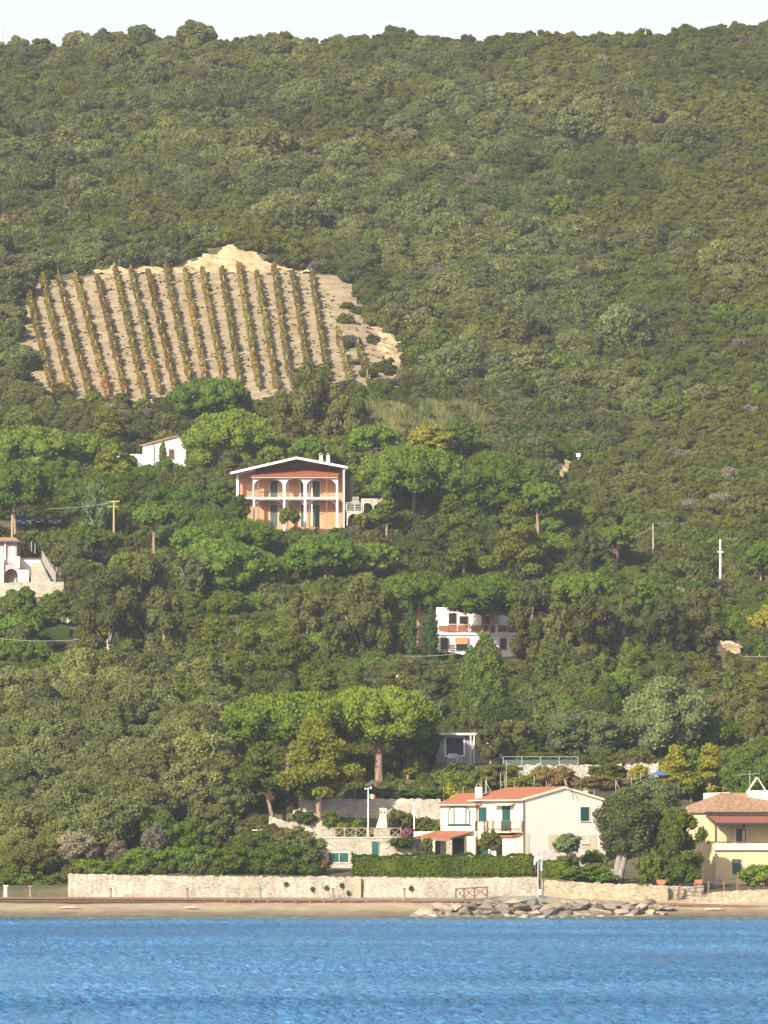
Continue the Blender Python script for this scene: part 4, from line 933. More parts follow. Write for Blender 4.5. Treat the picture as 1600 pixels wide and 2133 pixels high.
ragged_wall('terrace_wall', [(610, 1668, 1700), (660, 1662, 1720), (740, 1664, 1725), (800, 1664, 1745), (918, 1665, 1745)], 438.2, 438.2, GREYST, 'tall grey stone terrace wall behind the flagpole', .5)
ragged_wall('terrace_wall', [(1055, 1592, 1640), (1150, 1594, 1640), (1250, 1592, 1635), (1372, 1590, 1630)], 458.2, 458.2, DRYST, 'white rubble terrace wall above the roof of the pale pink house', .5, top_j=.1)
# barbecue chimney on the terrace
g = at(796, 1746, 428); o = root('barbecue', g, 'tapering pale stone barbecue chimney on the terrace beside the flagpole', 'barbecue')
MB().box(-.75, .6, -.4, .5, -.1, .9).build('hearth', STONE, o)
MB().add([(-.55,-.3,.9),(.45,-.3,.9),(.45,.4,.9),(-.55,.4,.9),(-.22,-.25,2.0),(.36,-.25,2.0),(.36,.3,2.0),(-.22,.3,2.0)], [(0,3,2,1),(4,5,6,7),(0,1,5,4),(1,2,6,5),(2,3,7,6),(3,0,4,7)]).add([(-.22,-.25,2.002),(.36,-.25,2.002),(.36,.3,2.002),(-.22,.3,2.002),(-.2,-.23,2.55),(.34,-.23,2.55),(.34,.28,2.55),(-.2,.28,2.55)], [(4,5,6,7),(0,1,5,4),(1,2,6,5),(2,3,7,6),(3,0,4,7)]).build('flue', CREAM, o)
MB().box(-.16, -.03, -.26, -.236, 2.2, 2.4).box(.12, .25, -.26, -.236, 2.2, 2.4).build('vents', DARK, o); MB().box(-.28, .42, -.3, .35, 2.55, 2.65).build('cap', CREAM, o)
# flagpole, poles
def pole(px, top, base, D, r, mat, label, cat='pole', name='pole', arms=(), z0=None):
    g = at(px, base, D) if D else ground(px, base); DD = g.y + CAMD; h = zat(top, DD) - g.z
    o = root(name, g, label, cat); MB().tube([(0, 0, -.4), (0, 0, h * .5), (0, 0, h)], [r, r * .9, r * .75], 8).build('shaft', mat, o)
    for dz, w in arms: MB().box(-w, w, -.06, .06, h - dz - .06, h - dz + .06).build('crossarm', mat, o)
    return o, h
o, h = pole(767, 1641, 1745, 427, .055, WHITEM, 'thin white flagpole carrying a small tricolour flag on the terrace', 'flagpole', 'flagpole')
fl = [MB(), MB(), MB()]
for k in range(3):
    for i in range(4):
        x0 = .05 + (k * 4 + i) * .05; x1 = x0 + .05; y0, y1 = .06 * math.sin(x0 * 11), .06 * math.sin(x1 * 11)
        fl[k].slab([(x0, y0, h - .95 - x0 * .1), (x1, y1, h - .95 - x1 * .1), (x1, y1, h - .55 - x1 * .1), (x0, y0, h - .55 - x0 * .1)], .01)
for b, mt, n in zip(fl, (plain('flag_green', (.02, .30, .08)), WHITEM, plain('flag_red', (.55, .03, .03))), ('flag_green_band', 'flag_white_band', 'flag_red_band')): b.build(n, mt, o)
MB().tube([(-.25, 0, h - .1), (.25, 0, h - .02)], .02, 5).tube([(.25, 0, h - .1), (.25, 0, h + .1)], .07, 6).tube([(-.25, 0, h - .16), (-.25, 0, h)], .05, 6).build('wind_vane', WHITEM, o)
pole(863, 1671, 1718, 430, .06, WHITEM, 'short white pole on the terrace left of the arched window')
for i, (px, t_, bb) in enumerate(((740, 1637, 1664), (833, 1635, 1664), (879, 1638, 1666), (924, 1637, 1665), (965, 1638, 1662))): pole(px, t_, bb, 439.5, .035, METAL, '%s of the five thin wire fence posts above the grey terrace wall' % ('leftmost', 'second', 'middle', 'fourth', 'rightmost')[i], 'fence post', 'fence_post')
# lamp by the ramp
o, h = pole(1121, 1780, 1868, 408.2, .045, CONC, 'white street lamp with a round globe at the foot of the ramp', 'street lamp', 'street_lamp')
b = MB(); b.add([tuple(v * .23 + np.array([0, 0, h + .2])) for v in ICOV], [tuple(f) for f in ICOF]); b.build('globe', plain('opal_globe', (.75, .74, .68), .4), o, smooth=True); MB().tube([(0, 0, h - .05), (0, 0, h + .03)], [.07, .12], 8).build('collar', METAL, o)
o, h = pole(1127, 1792, 1840, 408.6, .05, METAL, 'short blue grey post just right of the globe street lamp', 'post', 'sign_post'); MB().box(-.12, .12, -.09, -.05, h - .9, h - .05).build('plate', plain('blue_grey_paint', (.30, .38, .45)), o)
o = root('meter_box', at(1124, 1862, 407.6), 'small white box on the wall beneath the globe street lamp', 'box'); MB().box(-.14, .14, -.1, .1, -.1, .38).build('case', WHITEM, o); MB().box(-.1, .1, -.12, -.102, -.05, .32).build('lid', CONC, o)
# vegetable garden stakes
rg = np.random.default_rng(33)
for i in range(26):
    px = 1003 + i * 13.2 + rg.uniform(-5, 5); t_ = rg.uniform(1603, 1632)
    if i == 2: px, t_ = 1055, 1584
    pole(px, t_, 1655, 448 + rg.uniform(-3, 5), .035, WOODP, '%s thin pale stake from the left in the vegetable garden behind the pink house' % ordn(i + 1), 'stake', 'garden_stake')[0]['group'] = 'stakes of the vegetable garden'
for px in (1012, 1473 - 190): 
    o, h = pole(px, 1625, 1655, 446, .05, WOODP, 'leaning braced timber stake %s of the pale pink house' % ('left of the ridge' if px < 1100 else 'behind the right slope'), 'stake', 'garden_stake'); MB().tube([(0, 0, h - .1), (.6, 0, 0)], .04, 5).build('brace', WOODP, o)
# mesh fence on the rubble wall
o = root('mesh_fence', at(1048, 1592, 459), 'low wire mesh fence with white posts on the white rubble wall', 'fence')
for k in range(5): p = at(1048 + k * 39, 1593, 459) - Vector(o.location); MB(Matrix.Translation(p)).box(-.035, .035, -.035, .035, -.3, .75).build('post', METAL, o)
p = at(1204, 1592, 459) - Vector(o.location); MB().box(0, p.x, -.015, .015, -.15, .42).build('screen', plain('green_netting', (.06, .085, .07)), o); MB().box(0, p.x, -.02, .02, .70, .74).build('top_wire', METAL, o)
# blue parasol
g = at(1373, 1624, 452); o = root('parasol', g, 'faded blue garden parasol beside the yellow green conifers', 'parasol'); MB().tube([(0, 0, -.5), (0, 0, .7)], .03, 6).build('pole', WHITEM, o)
b = MB(); n = 10; vs = [(0, 0, .85)] + [(1.05 * math.cos(6.283 * k / n), 1.05 * math.sin(6.283 * k / n), .42 + .03 * (k % 2)) for k in range(n)]; vs += [(x, y, z - .03) for x, y, z in vs]
b.add(vs, [(0, 1 + k, 1 + (k + 1) % n) for k in range(n)] + [(n + 1, n + 2 + (k + 1) % n, n + 2 + k) for k in range(n)] + [(1 + (k + 1) % n, 1 + k, n + 2 + k, n + 2 + (k + 1) % n) for k in range(n)]); b.build('canopy', BLUEF, o)
# pergola frame left of the terrace
g = at(500, 1740, 431.5); o = root('pergola', g, 'small pale timber pergola frame under the oaks left of the leaning pine', 'pergola')
for px in (503, 523, 560, 570): x = (at(px, 0, 431.5) - g).x; MB().box(x - .04, x + .04, -.04, .04, -1.2, .42).build('post', WHITEM, o)
MB().box(0, 1.6, -.06, .06, .42, .50).box(1.75, 3.1, -.06, .06, .46, .54).box(0, 1.6, 1.2, 1.3, .42, .5).build('beam', CREAM, o)
# right hand railing, planters, small boat
g = at(1405, 1886, 407.3); o = root('railing', g, 'railing with red brown posts climbing the ramp in front of the yellow house', 'railing')
prev = None; tb = MB()
for px, py in ((1412, 1876), (1416, 1860), (1447, 1856), (1476, 1853), (1508, 1849), (1536, 1846)):
    p = at(px, py, 407.9) - g; MB(Matrix.Translation(p)).box(-.07, .07, -.07, .07, -.5, .72).build('post', REDW, o)
    if prev: tb.tube([prev + Vector((0, 0, .62)), p + Vector((0, 0, .62))], .03, 6); tb.tube([prev + Vector((0, 0, .25)), p + Vector((0, 0, .25))], .025, 6)
    prev = p
tb.build('rails', DARKM, o)
g = at(1466, 1856, 410.5); o = root('iron_gate', g, 'thin dark iron gate bars at the left corner of the yellow house', 'gate')
b = MB()
for k in range(10): b.box(k * .15, k * .15 + .02, -.01, .01, 0, 1.15)
b.build('bars', DARKM, o); MB().box(-.03, 1.4, -.02, .02, 1.15, 1.2).box(-.03, 1.4, -.02, .02, .1, .14).build('frame', DARKM, o)
for px, w, lb in ((1377, .40, 'long terracotta planter on the wall below the round bushes'), (1455, .34, 'smaller brown terracotta planter left of the iron gate')):
    g = at(px, 1842, 409.2); o = root('planter', g, lb, 'planter'); MB().add([(-w*.8,-.15,0),(w*.8,-.15,0),(w*.8,.15,0),(-w*.8,.15,0),(-w,-.2,.32),(w,-.2,.32),(w,.2,.32),(-w,.2,.32)], [(0,3,2,1),(4,5,6,7),(0,1,5,4),(1,2,6,5),(2,3,7,6),(3,0,4,7)]).build('trough', TERRA, o); MB().box(-w-.03, w+.03, -.23, .23, .32, .38).build('rim', TERRA, o)
g = at(1270, 1822, 413); o = root('rowing_boat', g, 'small upturned white dinghy lying under the leaning oak', 'boat')
V_ = []; n = 9
for i in range(n):
    t = i / (n - 1); w = .42 * math.sin(math.pi * min(1, .12 + t * .88) ) ** .6 if i < n - 1 else .3
    for k in range(7): a = math.pi * k / 6; V_.append(((t - .5) * 1.7, math.cos(a) * w, math.sin(a) * w * 1.0 + .05))
b = MB(Matrix.Rotation(.5, 4, 'Z')); b.add(V_, [(i*7+k, i*7+k+1, (i+1)*7+k+1, (i+1)*7+k) for i in range(n-1) for k in range(6)] + [tuple(range(7)), tuple(reversed(range((n-1)*7, n*7)))]); b.build('hull', WHITEM, o, smooth=True)
MB(Matrix.Rotation(.5, 4, 'Z')).box(-.8, .8, -.02, .02, .4, .5).build('keel', GREYW, o)

# ------------------------------------------------------------------ orange villa
D0 = 606.0; s = D0 / F; g = at(610, 1090, D0); o = root('orange_villa', g, 'two storey orange villa with white arcades and a wide low gabled roof on the slope', 'villa')
def X(px, d=0): return (at(px, 1066, D0 + d) - g).x
def Zp_(py, d=0): return zat(py, D0 + d) - g.z
yb = 2.6; fl = Zp_(1036)
MB().prism([(X(499), -1.5), (X(716), -1.5), (X(716), Zp_(975, yb)), (X(700), Zp_(972, yb)), (X(618), Zp_(955, yb)), (X(499), Zp_(982, yb))], yb, 12).build('walls', ORANGE, o)
MB().prism([(X(545), Zp_(976.5, yb)), (X(702), Zp_(973.5, yb)), (X(618), Zp_(957, yb))], yb - .08, yb - .003).build('gable_boards', wood('gable_timber', (.17, .085, .055), (.28, .155, .10)), o)
rf = MB(); y0 = -.9; zl, zr, zt_ = Zp_(984, y0), Zp_(972, y0), Zp_(952, y0)
rf.slab([(X(480), y0, zl), (X(618), y0, zt_), (X(618), 12.5, zt_ + .25), (X(480), 12.5, zl + .2)], .12); rf.slab([(X(618), y0, zt_), (X(724), y0, zr), (X(736), 12.5, zr), (X(622), 12.5, zt_ + .25)], .12)
ro = rf.build('roof', T_PALE, o)
fa = MB()
for (xa, za), (xb, zb_) in (((X(480), zl), (X(618), zt_)), ((X(618), zt_), (X(724), zr))): fa.add([(xa, y0-.1, za-.25), (xb, y0-.1, zb_-.25), (xb, y0-.1, zb_+.04), (xa, y0-.1, za+.04), (xa, y0-.004, za-.25), (xb, y0-.004, zb_-.25), (xb, y0-.004, zb_+.04), (xa, y0-.004, za+.04)], [(0,1,2,3),(7,6,5,4),(3,2,6,7),(0,4,5,1),(1,5,6,2),(0,3,7,4)])
fa.build('fascia', WHITE, ro)
lr = MB().slab([(X(522), -.5, Zp_(993.5)), (X(704), -.5, Zp_(993.5)), (X(711), yb, Zp_(973, yb)), (X(537), yb, Zp_(973, yb))], .14).build('arcade_roof', tiles('arcade_tiles', (.22,.065,.03), (.31,.10,.05), (.38,.15,.08), 'x', .3), o)
MB().box(X(524), X(703), -.46, -.40, Zp_(996), Zp_(994)).build('gutter', CONC, lr)
cols = [(526.5, 529), (589, 595), (632.5, 638.5), (700, 704)]
def arcade(ztop, zbot, zspring, rise, name):
    """white wall pierced by three segmental arches"""
    b = MB()
    for c0, c1 in cols: b.box(X(c0), X(c1), -.0, .34, zbot, ztop)
    for (a0, a1), (b0, b1) in zip(cols[:-1], cols[1:]):
        x0, x1 = X(a1), X(b0); n = 12; xm = (x0 + x1) / 2
        for i in range(n):
            u0, u1 = i / n, (i + 1) / n; q = lambda u: zspring + rise * (1 - abs(2 * u - 1) ** 2.3) ** .5
            xa, xb = x0 + (x1-x0)*u0, x0 + (x1-x0)*u1
            b.add([(xa, 0.002, q(u0)), (xb, 0.002, q(u1)), (xb, 0.002, ztop), (xa, 0.002, ztop), (xa, .338, q(u0)), (xb, .338, q(u1)), (xb, .338, ztop), (xa, .338, ztop)], [(0,1,2,3),(7,6,5,4),(3,2,6,7),(0,4,5,1)])
    return b.build(name, WHITE, o)
arcade(Zp_(992), fl + .02, Zp_(1009), (Zp_(997) - Zp_(1009)), 'upper_arcade')
MB().box(X(525), X(705), -.06, yb - .004, Zp_(1040), fl + .015).build('balcony_slab', WHITE, o)
b = MB()
for c0, c1 in ((527, 531), (590, 594), (633, 638), (700, 704.5)): b.box(X(c0), X(c1), 0, .3, -1, Zp_(1040) - .003)
b.build('lower_columns', WHITE, o)
b = MB()
for c0, c1 in ((531, 590), (594, 633), (638, 700)):
    x0, x1 = X(c0), X(c1); n = 12
    for i in range(n):
        f = lambda u: (x0 + (x1-x0)*u, Zp_(1052) + (Zp_(1041) - Zp_(1052)) * (1 - abs(2*u-1) ** 2.4) ** .5)
        (xa, za), (xb, zb_) = f(i/n), f((i+1)/n); b.tube([(xa, .1, za), (xb, .1, zb_)], .035, 4)
b.build('arch_bars', METAL, o)
for c0 in (536, 598, 643, 648): MB().box(X(c0), X(c0 + 2.6), 1.0 + .0, 1.26, -1, Zp_(1040) - .004).box(X(c0), X(c0 + 2.6), 1.0, 1.26, fl + .016, Zp_(998)).build('inner_column', WHITE, o)
for c0, c1 in ((562.5, 577), (626, 634), (650, 665)):
    for za, zb_ in ((fl + .02, Zp_(999)), (-.3, Zp_(1048))): win(o, I4, X(c0 - .8), X(c1 + .8), za, zb_, WHITE, DARK, yb, .06, 'door', sill=False, shutters=DGREEN)
rail(o, I4, X(530), X(700), .17, fl + .03, fl + 1.0, DARKM, 12, 2, .018)
MB().box(X(490), X(526), 1.0, yb - .005, Zp_(1038), Zp_(1034)).build('side_balcony', WHITE, o); MB().box(X(491.5), X(497), 1.0, 1.35, Zp_(1034) + .003, Zp_(985)).build('corner_column', WHITE, o)
MB().slab([(X(491), .96, Zp_(988.5)), (X(531), .96, Zp_(980)), (X(531), .96, Zp_(977)), (X(491), .96, Zp_(985))], -.3).build('side_beam', WHITE, o)
rail(o, I4, X(499), X(525), 1.1, Zp_(1034), Zp_(1019), DARKM, 8, 1, .015)
MB().box(X(714.5), X(717.5), -.3, .0, -1.5, Zp_(976)).build('corner_post', WHITE, o)
MB().tube([(X(717), -.4, Zp_(981)), (X(726), -.5, Zp_(976))], .05, 6).build('downpipe', WHITE, o)
for px in (720, 729, 736): MB().box(X(716) + .003, X(716) + .003 + (px - 716) * s * .9, 6 + (px-720) * .3, 6.3 + (px-720) * .3, -1.5, Zp_(976)).build('side_pilaster', WHITE if px != 729 else ORANGE, o)
for px in (668.5, 683.5): v = at(px, 961, D0 + 5) - g; chimney((v.x, v.y, v.z), .27, .75, o, CREAM, CREAM, taper=.72)
MB().box(X(540), X(559), .5, 1.1, fl + .7, fl + .78).box(X(541), X(542), .5, 1.1, fl + .02, fl + .7).box(X(557), X(558), .5, 1.1, fl + .02, fl + .7).build('balcony_table', BROWNW, o)
MB().tube([(X(681), -.7, -1), (X(681), -.7, Zp_(994))], .03, 5).build('stem', TERRA, o)
# arched stair wing to the right of it
g2 = at(722, 1088, 603); o = root('arched_terrace', g2, 'stone terrace with dark arches, open steps and a slatted rail right of the orange villa', 'terrace')
def X2(px): return (at(px, 1066, 603) - g2).x
def Z2(py): return zat(py, 603) - g2.z
def archwall(x0, x1, z0, z1, arches, y0, y1, mat):
    """solid wall with real round openings"""
    b = MB(); xs_ = sorted({x0, x1} | {c + r_ * math.cos(math.pi * k / 12) for c, r_, zc in arches for k in range(13)})
    for a, c2 in zip(xs_[:-1], xs_[1:]):
        m_ = (a + c2) / 2; zz0 = zz1 = z0
        for c, r_, zc in arches:
            if abs(m_ - c) < r_: zz0, zz1 = [zc + math.sqrt(max(0, r_*r_ - (q - c) ** 2)) for q in (a, c2)]
        b.add([(a, y0, zz0), (c2, y0, zz1), (c2, y0, z1), (a, y0, z1), (a, y1, zz0), (c2, y1, zz1), (c2, y1, z1), (a, y1, z1)], [(0,1,2,3),(7,6,5,4),(3,2,6,7),(0,4,5,1),(0,3,7,4),(1,5,6,2)])
    return b
archwall(X2(722), X2(757), Z2(1095), Z2(1064), [(X2(738), .82, Z2(1084))], 0, .5, CREAM).build('lower_arch', GREYST, o)
archwall(X2(752), X2(806), Z2(1075), Z2(1036), [(X2(765), .68, Z2(1057)), (X2(787), .5, Z2(1056))], 1.8, 2.3, OCHRE).build('upper_arches', GREYST, o)
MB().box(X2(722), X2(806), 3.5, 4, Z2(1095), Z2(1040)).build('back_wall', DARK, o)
MB().box(X2(722), X2(757), .5, 3.4, Z2(1066), Z2(1064)).build('floor_slab', CONC, o)
rail(o, I4, X2(721), X2(757), .1, Z2(1064), Z2(1048), CONC, 2, 4, .045)
for k in range(5): MB().box(X2(731 + k * .8), X2(748 - k * .2), 2.4 + k * .1, 2.7 + k * .1, Z2(1046 - k * 3.3), Z2(1044.8 - k * 3.3)).build('step', CONC, o)

# ------------------------------------------------------------------ white villa among the cypresses
D0 = 543.5; g = at(908, 1362, D0); o = root('white_villa', g, 'white two storey villa with rust red balcony panels half hidden by pines and cypresses', 'villa')
def X3(px): return (at(px, 1066, D0) - g).x
def Z3(py): return zat(py, D0) - g.z
yb = 1.4
MB().box(X3(909), X3(1152), 0, 8, -1.5, Z3(1323)).build('ground_floor', WHITE, o)
MB().box(X3(909), X3(1152), yb, 8, Z3(1323) + .002, Z3(1264)).build('upper_floor', WHITE, o)
MB().slab([(X3(930), yb - .6, Z3(1264)), (X3(1152), yb - .6, Z3(1264)), (X3(1152), 5, Z3(1254)), (X3(930), 5, Z3(1254))], .16).build('roof', T_PALE, o)
MB().box(X3(908), X3(1152), -.25, yb - .003, Z3(1323) + .003, Z3(1318)).build('balcony_slab', WHITE, o)
b = MB()
for a0, a1 in ((908, 913.5), (976, 980), (1031.5, 1037), (1098, 1102), (1148, 1152)): b.box(X3(a0), X3(a1), -.2, .05, Z3(1318) + .003, Z3(1301))
b.box(X3(908), X3(1152), -.21, .06, Z3(1301), Z3(1300)); b.build('balcony_piers', WHITE, o)
for a0, a1, mt in ((914, 934, RUSTP), (936, 951, plain('deep_rust_panel', (.28, .08, .05))), (953, 975, RUSTP), (981, 1002, HONEY), (1004, 1031, RUSTP), (1038, 1056, RUSTP), (1058, 1097, RUSTP), (1103, 1147, RUSTP)): MB().box(X3(a0), X3(a1), -.1, -.04, Z3(1316), Z3(1303)).build('balcony_panel', mt, o)
win(o, I4, X3(936), X3(950), Z3(1317), Z3(1277), BROWNW, DARK, yb, .09, 'door', sill=False); win(o, I4, X3(958), X3(975), Z3(1300), Z3(1283), HONEY, DARK, yb, .09)
MB().box(X3(1003), X3(1038), yb - .5, yb - .004, Z3(1317), Z3(1272)).build('timber_bay', HONEY, o)
win(o, I4, X3(1012), X3(1018), Z3(1316), Z3(1284), BROWNW, DARK, yb - .5, .08, 'door', sill=False)
win(o, I4, X3(1060), X3(1074), Z3(1316), Z3(1284), BROWNW, DARK, yb, .08, 'door', sill=False)
win(o, I4, X3(919.5), X3(932), Z3(1353), Z3(1331), REDW, DARK, 0, .12, 'door', sill=False); MB().box(X3(918), X3(933.5), -.05, -.003, Z3(1361), Z3(1353.2)).build('door_panel', HONEY, o)
win(o, I4, X3(950), X3(974), Z3(1356), Z3(1343), CONC, DARK, 0, .06); MB().box(X3(948), X3(975), -.32, -.08, Z3(1342), Z3(1328)).build('roller_blind', HONEY, o)
for k in range(4): MB().box(X3(935), X3(947), -.35, -.01, Z3(1344 + k * 5), Z3(1343.2 + k * 5)).build('shelf', METAL, o)
win(o, I4, X3(1013), X3(1023), Z3(1352), Z3(1331), HONEY, DARK, 0, .1); win(o, I4, X3(1043), X3(1053), Z3(1351), Z3(1331), REDW, DARK, 0, .12); win(o, I4, X3(1085), X3(1097), Z3(1351), Z3(1331), REDW, DARK, 0, .12)
g = at(875, 1364, 541); o = root('garden_oven', g, 'ochre stone garden oven with a tall flue between the two slim cypresses', 'oven')
MB().add([(-.55,-.4,-.2),(.65,-.4,-.2),(.65,.4,-.2),(-.55,.4,-.2),(-.3,-.3,1.2),(.35,-.3,1.2),(.35,.3,1.2),(-.3,.3,1.2)], [(0,3,2,1),(4,5,6,7),(0,1,5,4),(1,2,6,5),(2,3,7,6),(3,0,4,7)]).build('hood', OCHRE, o); MB().box(-.22, .28, -.25, .25, 1.2, 3.2).build('flue', OCHRE, o); MB().box(-.3, .36, -.33, .33, 3.2, 3.32).build('cap', CREAM, o)
MB().prism([(-.3, .1), (.4, .1), (.4, .35), (.22, .55), (-.1, .55), (-.3, .35)], -.43, -.405).build('mouth', DARK, o)

# ------------------------------------------------------------------ small white house, upper left
D0 = 650.0; g = at(318, 985, D0); o = root('white_cottage', g, 'small white house with a pale red roof behind dark trees at the upper left', 'house'); M = Matrix.Rotation(R(22), 4, 'Z')
s = D0 / F; W = 68 * s / math.cos(R(22)); L = 24 * s / math.sin(R(22)); E = zat(921, D0) - g.z; RG = zat(906, D0) - g.z
MB(M).prism([(0, -2), (W, -2), (W, E), (W * .72, RG), (0, E - .1)], 0, L).build('walls', WHITE, o)
MB(M).slab([(-.35, -.25, E - .08), (W * .72, -.25, RG + .05), (W * .72, L + .2, RG + .05), (-.35, L + .2, E - .08)], .14).slab([(W * .72, -.25, RG + .05), (W + .3, -.25, E - .1), (W + .3, L + .2, E - .1), (W * .72, L + .2, RG + .05)], .14).build('roof', T_PALE, o)
win(o, M, 2.3, 3.1, 2.0, 3.3, WHITE, DARK, 0, .05, shutters=BROWNW); MB(M).tube([(-.3, -.2, E - .2), (.15, -.06, E - .5), (.15, -.06, .2)], .045, 6).build('downpipe', DARKM, o)
MB(M).box(-5.5, -.01, 2.4, 6, -2, E - 1.5).build('low_wing', WHITE, o)

# ------------------------------------------------------------------ lilac house and steps at the left edge
D0 = 575.0; s = D0 / F; g = at(36, 1232, D0); o = root('lilac_house', g, 'lilac plastered house corner with a tiled hip roof at the left edge', 'house')
def X4(px): return (at(px, 1066, D0) - g).x
def Z4(py): return zat(py, D0) - g.z
MB().box(X4(-60), X4(33), 1.5, 7, -2, Z4(1128)).build('walls', LILAC, o)
MB().slab([(X4(-60), .8, Z4(1126)), (X4(41), .8, Z4(1126)), (X4(25), 4, Z4(1115)), (X4(-60), 4, Z4(1115))], .14).slab([(X4(41), .8, Z4(1126)), (X4(41), 7.5, Z4(1126)), (X4(25), 4, Z4(1115))], .14).build('roof', T_PALE, o)
MB().box(X4(-60), X4(41), .7, .79, Z4(1129), Z4(1125.5)).build('gutter', DARKM, o)
archwall(X4(9), X4(41), -2, Z4(1177), [(X4(24), .75, Z4(1198))], 0, .4, LILAC).build('terrace_front', LILAC, o); MB().box(X4(-60), X4(9) - .003, -.3, .4, -2, Z4(1158)).build('pillar', CREAM, o); MB().box(X4(33), X4(42), -.1, 1.5, Z4(1183), Z4(1159)).build('pillar', CREAM, o)
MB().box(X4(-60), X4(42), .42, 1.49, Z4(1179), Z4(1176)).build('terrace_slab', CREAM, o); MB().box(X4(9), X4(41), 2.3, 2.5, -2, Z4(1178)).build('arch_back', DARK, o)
for a0, a1 in ((-2, 3), (22, 28)): win(o, I4, X4(a0), X4(a1), Z4(1160), Z4(1137), CREAM, CURT, 1.5, .05)
MB().tube([(X4(9.5), 1.2, Z4(1177)), (X4(9.5), 1.2, Z4(1128))], .09, 8).build('column', WHITE, o)
rail(o, I4, X4(10), X4(33), .3, Z4(1177), Z4(1163), WHITEM, 10, 1, .015)
# broad stone steps
g = at(58, 1234, 573); o = root('stone_steps', g, 'broad pale stone steps with a white top wall beside the lilac house', 'steps')
n = 14
for k in range(n):
    t = k / n; a = at(64 + 3 * t, 1212 - 44 * t, 573 + 3.5 * t) - g; c = at(107 - 22 * t, 1212 - 44 * t, 573 + 3.5 * t) - g
    b_top = a.z; MB().box(a.x, c.x, a.y, a.y + .3, b_top - 1.6, b_top).build('tread', STONE, o)
p = at(44, 1168, 577) - g; q = at(84, 1168, 577) - g; MB().box(p.x, q.x, p.y, p.y + .3, p.z - 2, p.z + .1).build('top_wall', WHITE, o)
p = at(38, 1187, 574.5) - g; q = at(60, 1187, 574.5) - g; MB().box(p.x, q.x, p.y, p.y + .4, p.z - 2.6, p.z).build('side_block', CREAM, o)
ragged_wall('terrace_wall', [(-60, 1214, 1240), (30, 1213, 1238), (100, 1211, 1234), (133, 1212, 1233)], 572.5, 572.5, STONE, 'bright stone terrace wall below the broad steps at the left edge', .4)
g = at(88, 1152, 577); o = root('board_fence', g, 'grey board fence running down beside the broad stone steps', 'fence')
prev = None
for k in range(12):
    t = k / 11; p = at(88 + 27 * t, 1166 + 44 * t, 577.5 - 5 * t) - g; MB(Matrix.Translation(p)).box(-.05, .05, -.05, .05, -.3, 1.1).build('post', METAL, o)
    if prev: MB().slab([prev + Vector((0, 0, 1.0)), p + Vector((0, 0, 1.0)), p, prev], .04).build('board', GREYW, o)
    prev = p
for i, (px, t_, b_2) in enumerate(((66, 1127, 1142), (73, 1131, 1146), (110, 1176, 1192), (118, 1182, 1200), (125, 1192, 1210))): pole(px, t_, b_2, 578 if i < 2 else 574.5, .06, METAL, '%s pale fence post right of the broad stone steps' % ('topmost', 'second', 'third', 'fourth', 'lowest')[i], 'fence post', 'fence_post')
# agave bed by the lawn
rg = np.random.default_rng(9)
for i, (px, py, r_) in enumerate(((88, 1306, .7), (100, 1307, .9), (112, 1309, 1.0), (130, 1308, .8), (140, 1310, .9))):
    g = ground(px, py, 480); g.z += .6; b = MB()
    for k in range(16):
        a = rg.uniform(0, 6.28); e = rg.uniform(.4, 1.3); d = Vector((math.cos(a) * math.cos(e), math.sin(a) * math.cos(e), math.sin(e))) * r_; sd = Vector((-math.sin(a), math.cos(a), 0)) * .08
        b.add([-sd, sd, d * .6 + sd * .9, d, d * .6 - sd * .9], [(0, 1, 2, 3, 4)])
    oo = b.build('agave', plain('agave_yellow%d' % i, (.55, .52, .14) if i in (1, 2) else (.42, .42, .26))); oo.location = g; tag(oo, '%s yellow edged agave rosette above the small lawn' % ('leftmost', 'second', 'middle', 'fourth', 'rightmost')[i], 'agave', 'agaves above the lawn')
for i, px in enumerate((700, 712)):
    pass
# ------------------------------------------------------------------ grey bungalow in the shade
D0 = 464.0; g = at(910, 1590, D0); o = root('grey_bungalow', g, 'low grey house with dark shutters in the shade below the big conifer', 'house')
def X5(px): return (at(px, 1066, D0) - g).x
def Z5(py): return zat(py, D0) - g.z
MB().box(X5(908), X5(1050), 0, 5, -1.5, Z5(1532)).build('walls', plaster('shaded_lilac_grey_plaster', (.30, .285, .33), .2), o); MB().box(X5(905), X5(1052), -.9, 5.3, Z5(1532) + .003, Z5(1527)).build('roof', CONC, o)  # lilac grey plaster darkened to stand in for the tree shade over the house
win(o, I4, X5(929), X5(965), Z5(1573), Z5(1537), WHITE, DARK, 0, .15, shutters=plain('dark_slats', (.03, .03, .045)))
win(o, I4, X5(1002), X5(1014), Z5(1573), Z5(1540), WHITE, DARK, 0, .08, shutters=plain('dark_slats_two', (.03, .03, .045)))
for px in (978, 985, 1025): MB().box(X5(px), X5(px + 3), -.85, -.7, -1, Z5(1532)).build('veranda_post', CONC, o)
for i, px in enumerate((938, 950, 955, 1030, 1040)):
    g = at(px, 1588, 462.2); c = root('garden_chair', g, '%s white plastic garden chair outside the grey house' % ('leftmost', 'second', 'third', 'fourth', 'rightmost')[i], 'chair', 'white chairs at the grey house'); c.rotation_euler.z = i
    MB().box(-.24, .24, -.24, .24, .4, .44).build('seat', WHITEM, c); MB().box(-.24, .24, .22, .26, .44, .85).build('backrest', WHITEM, c)
    for sx in (-1, 1):
        for sy in (-1, 1): MB().box(sx*.22-.02, sx*.22+.02, sy*.22-.02, sy*.22+.02, 0, .4).build('leg', WHITEM, c)

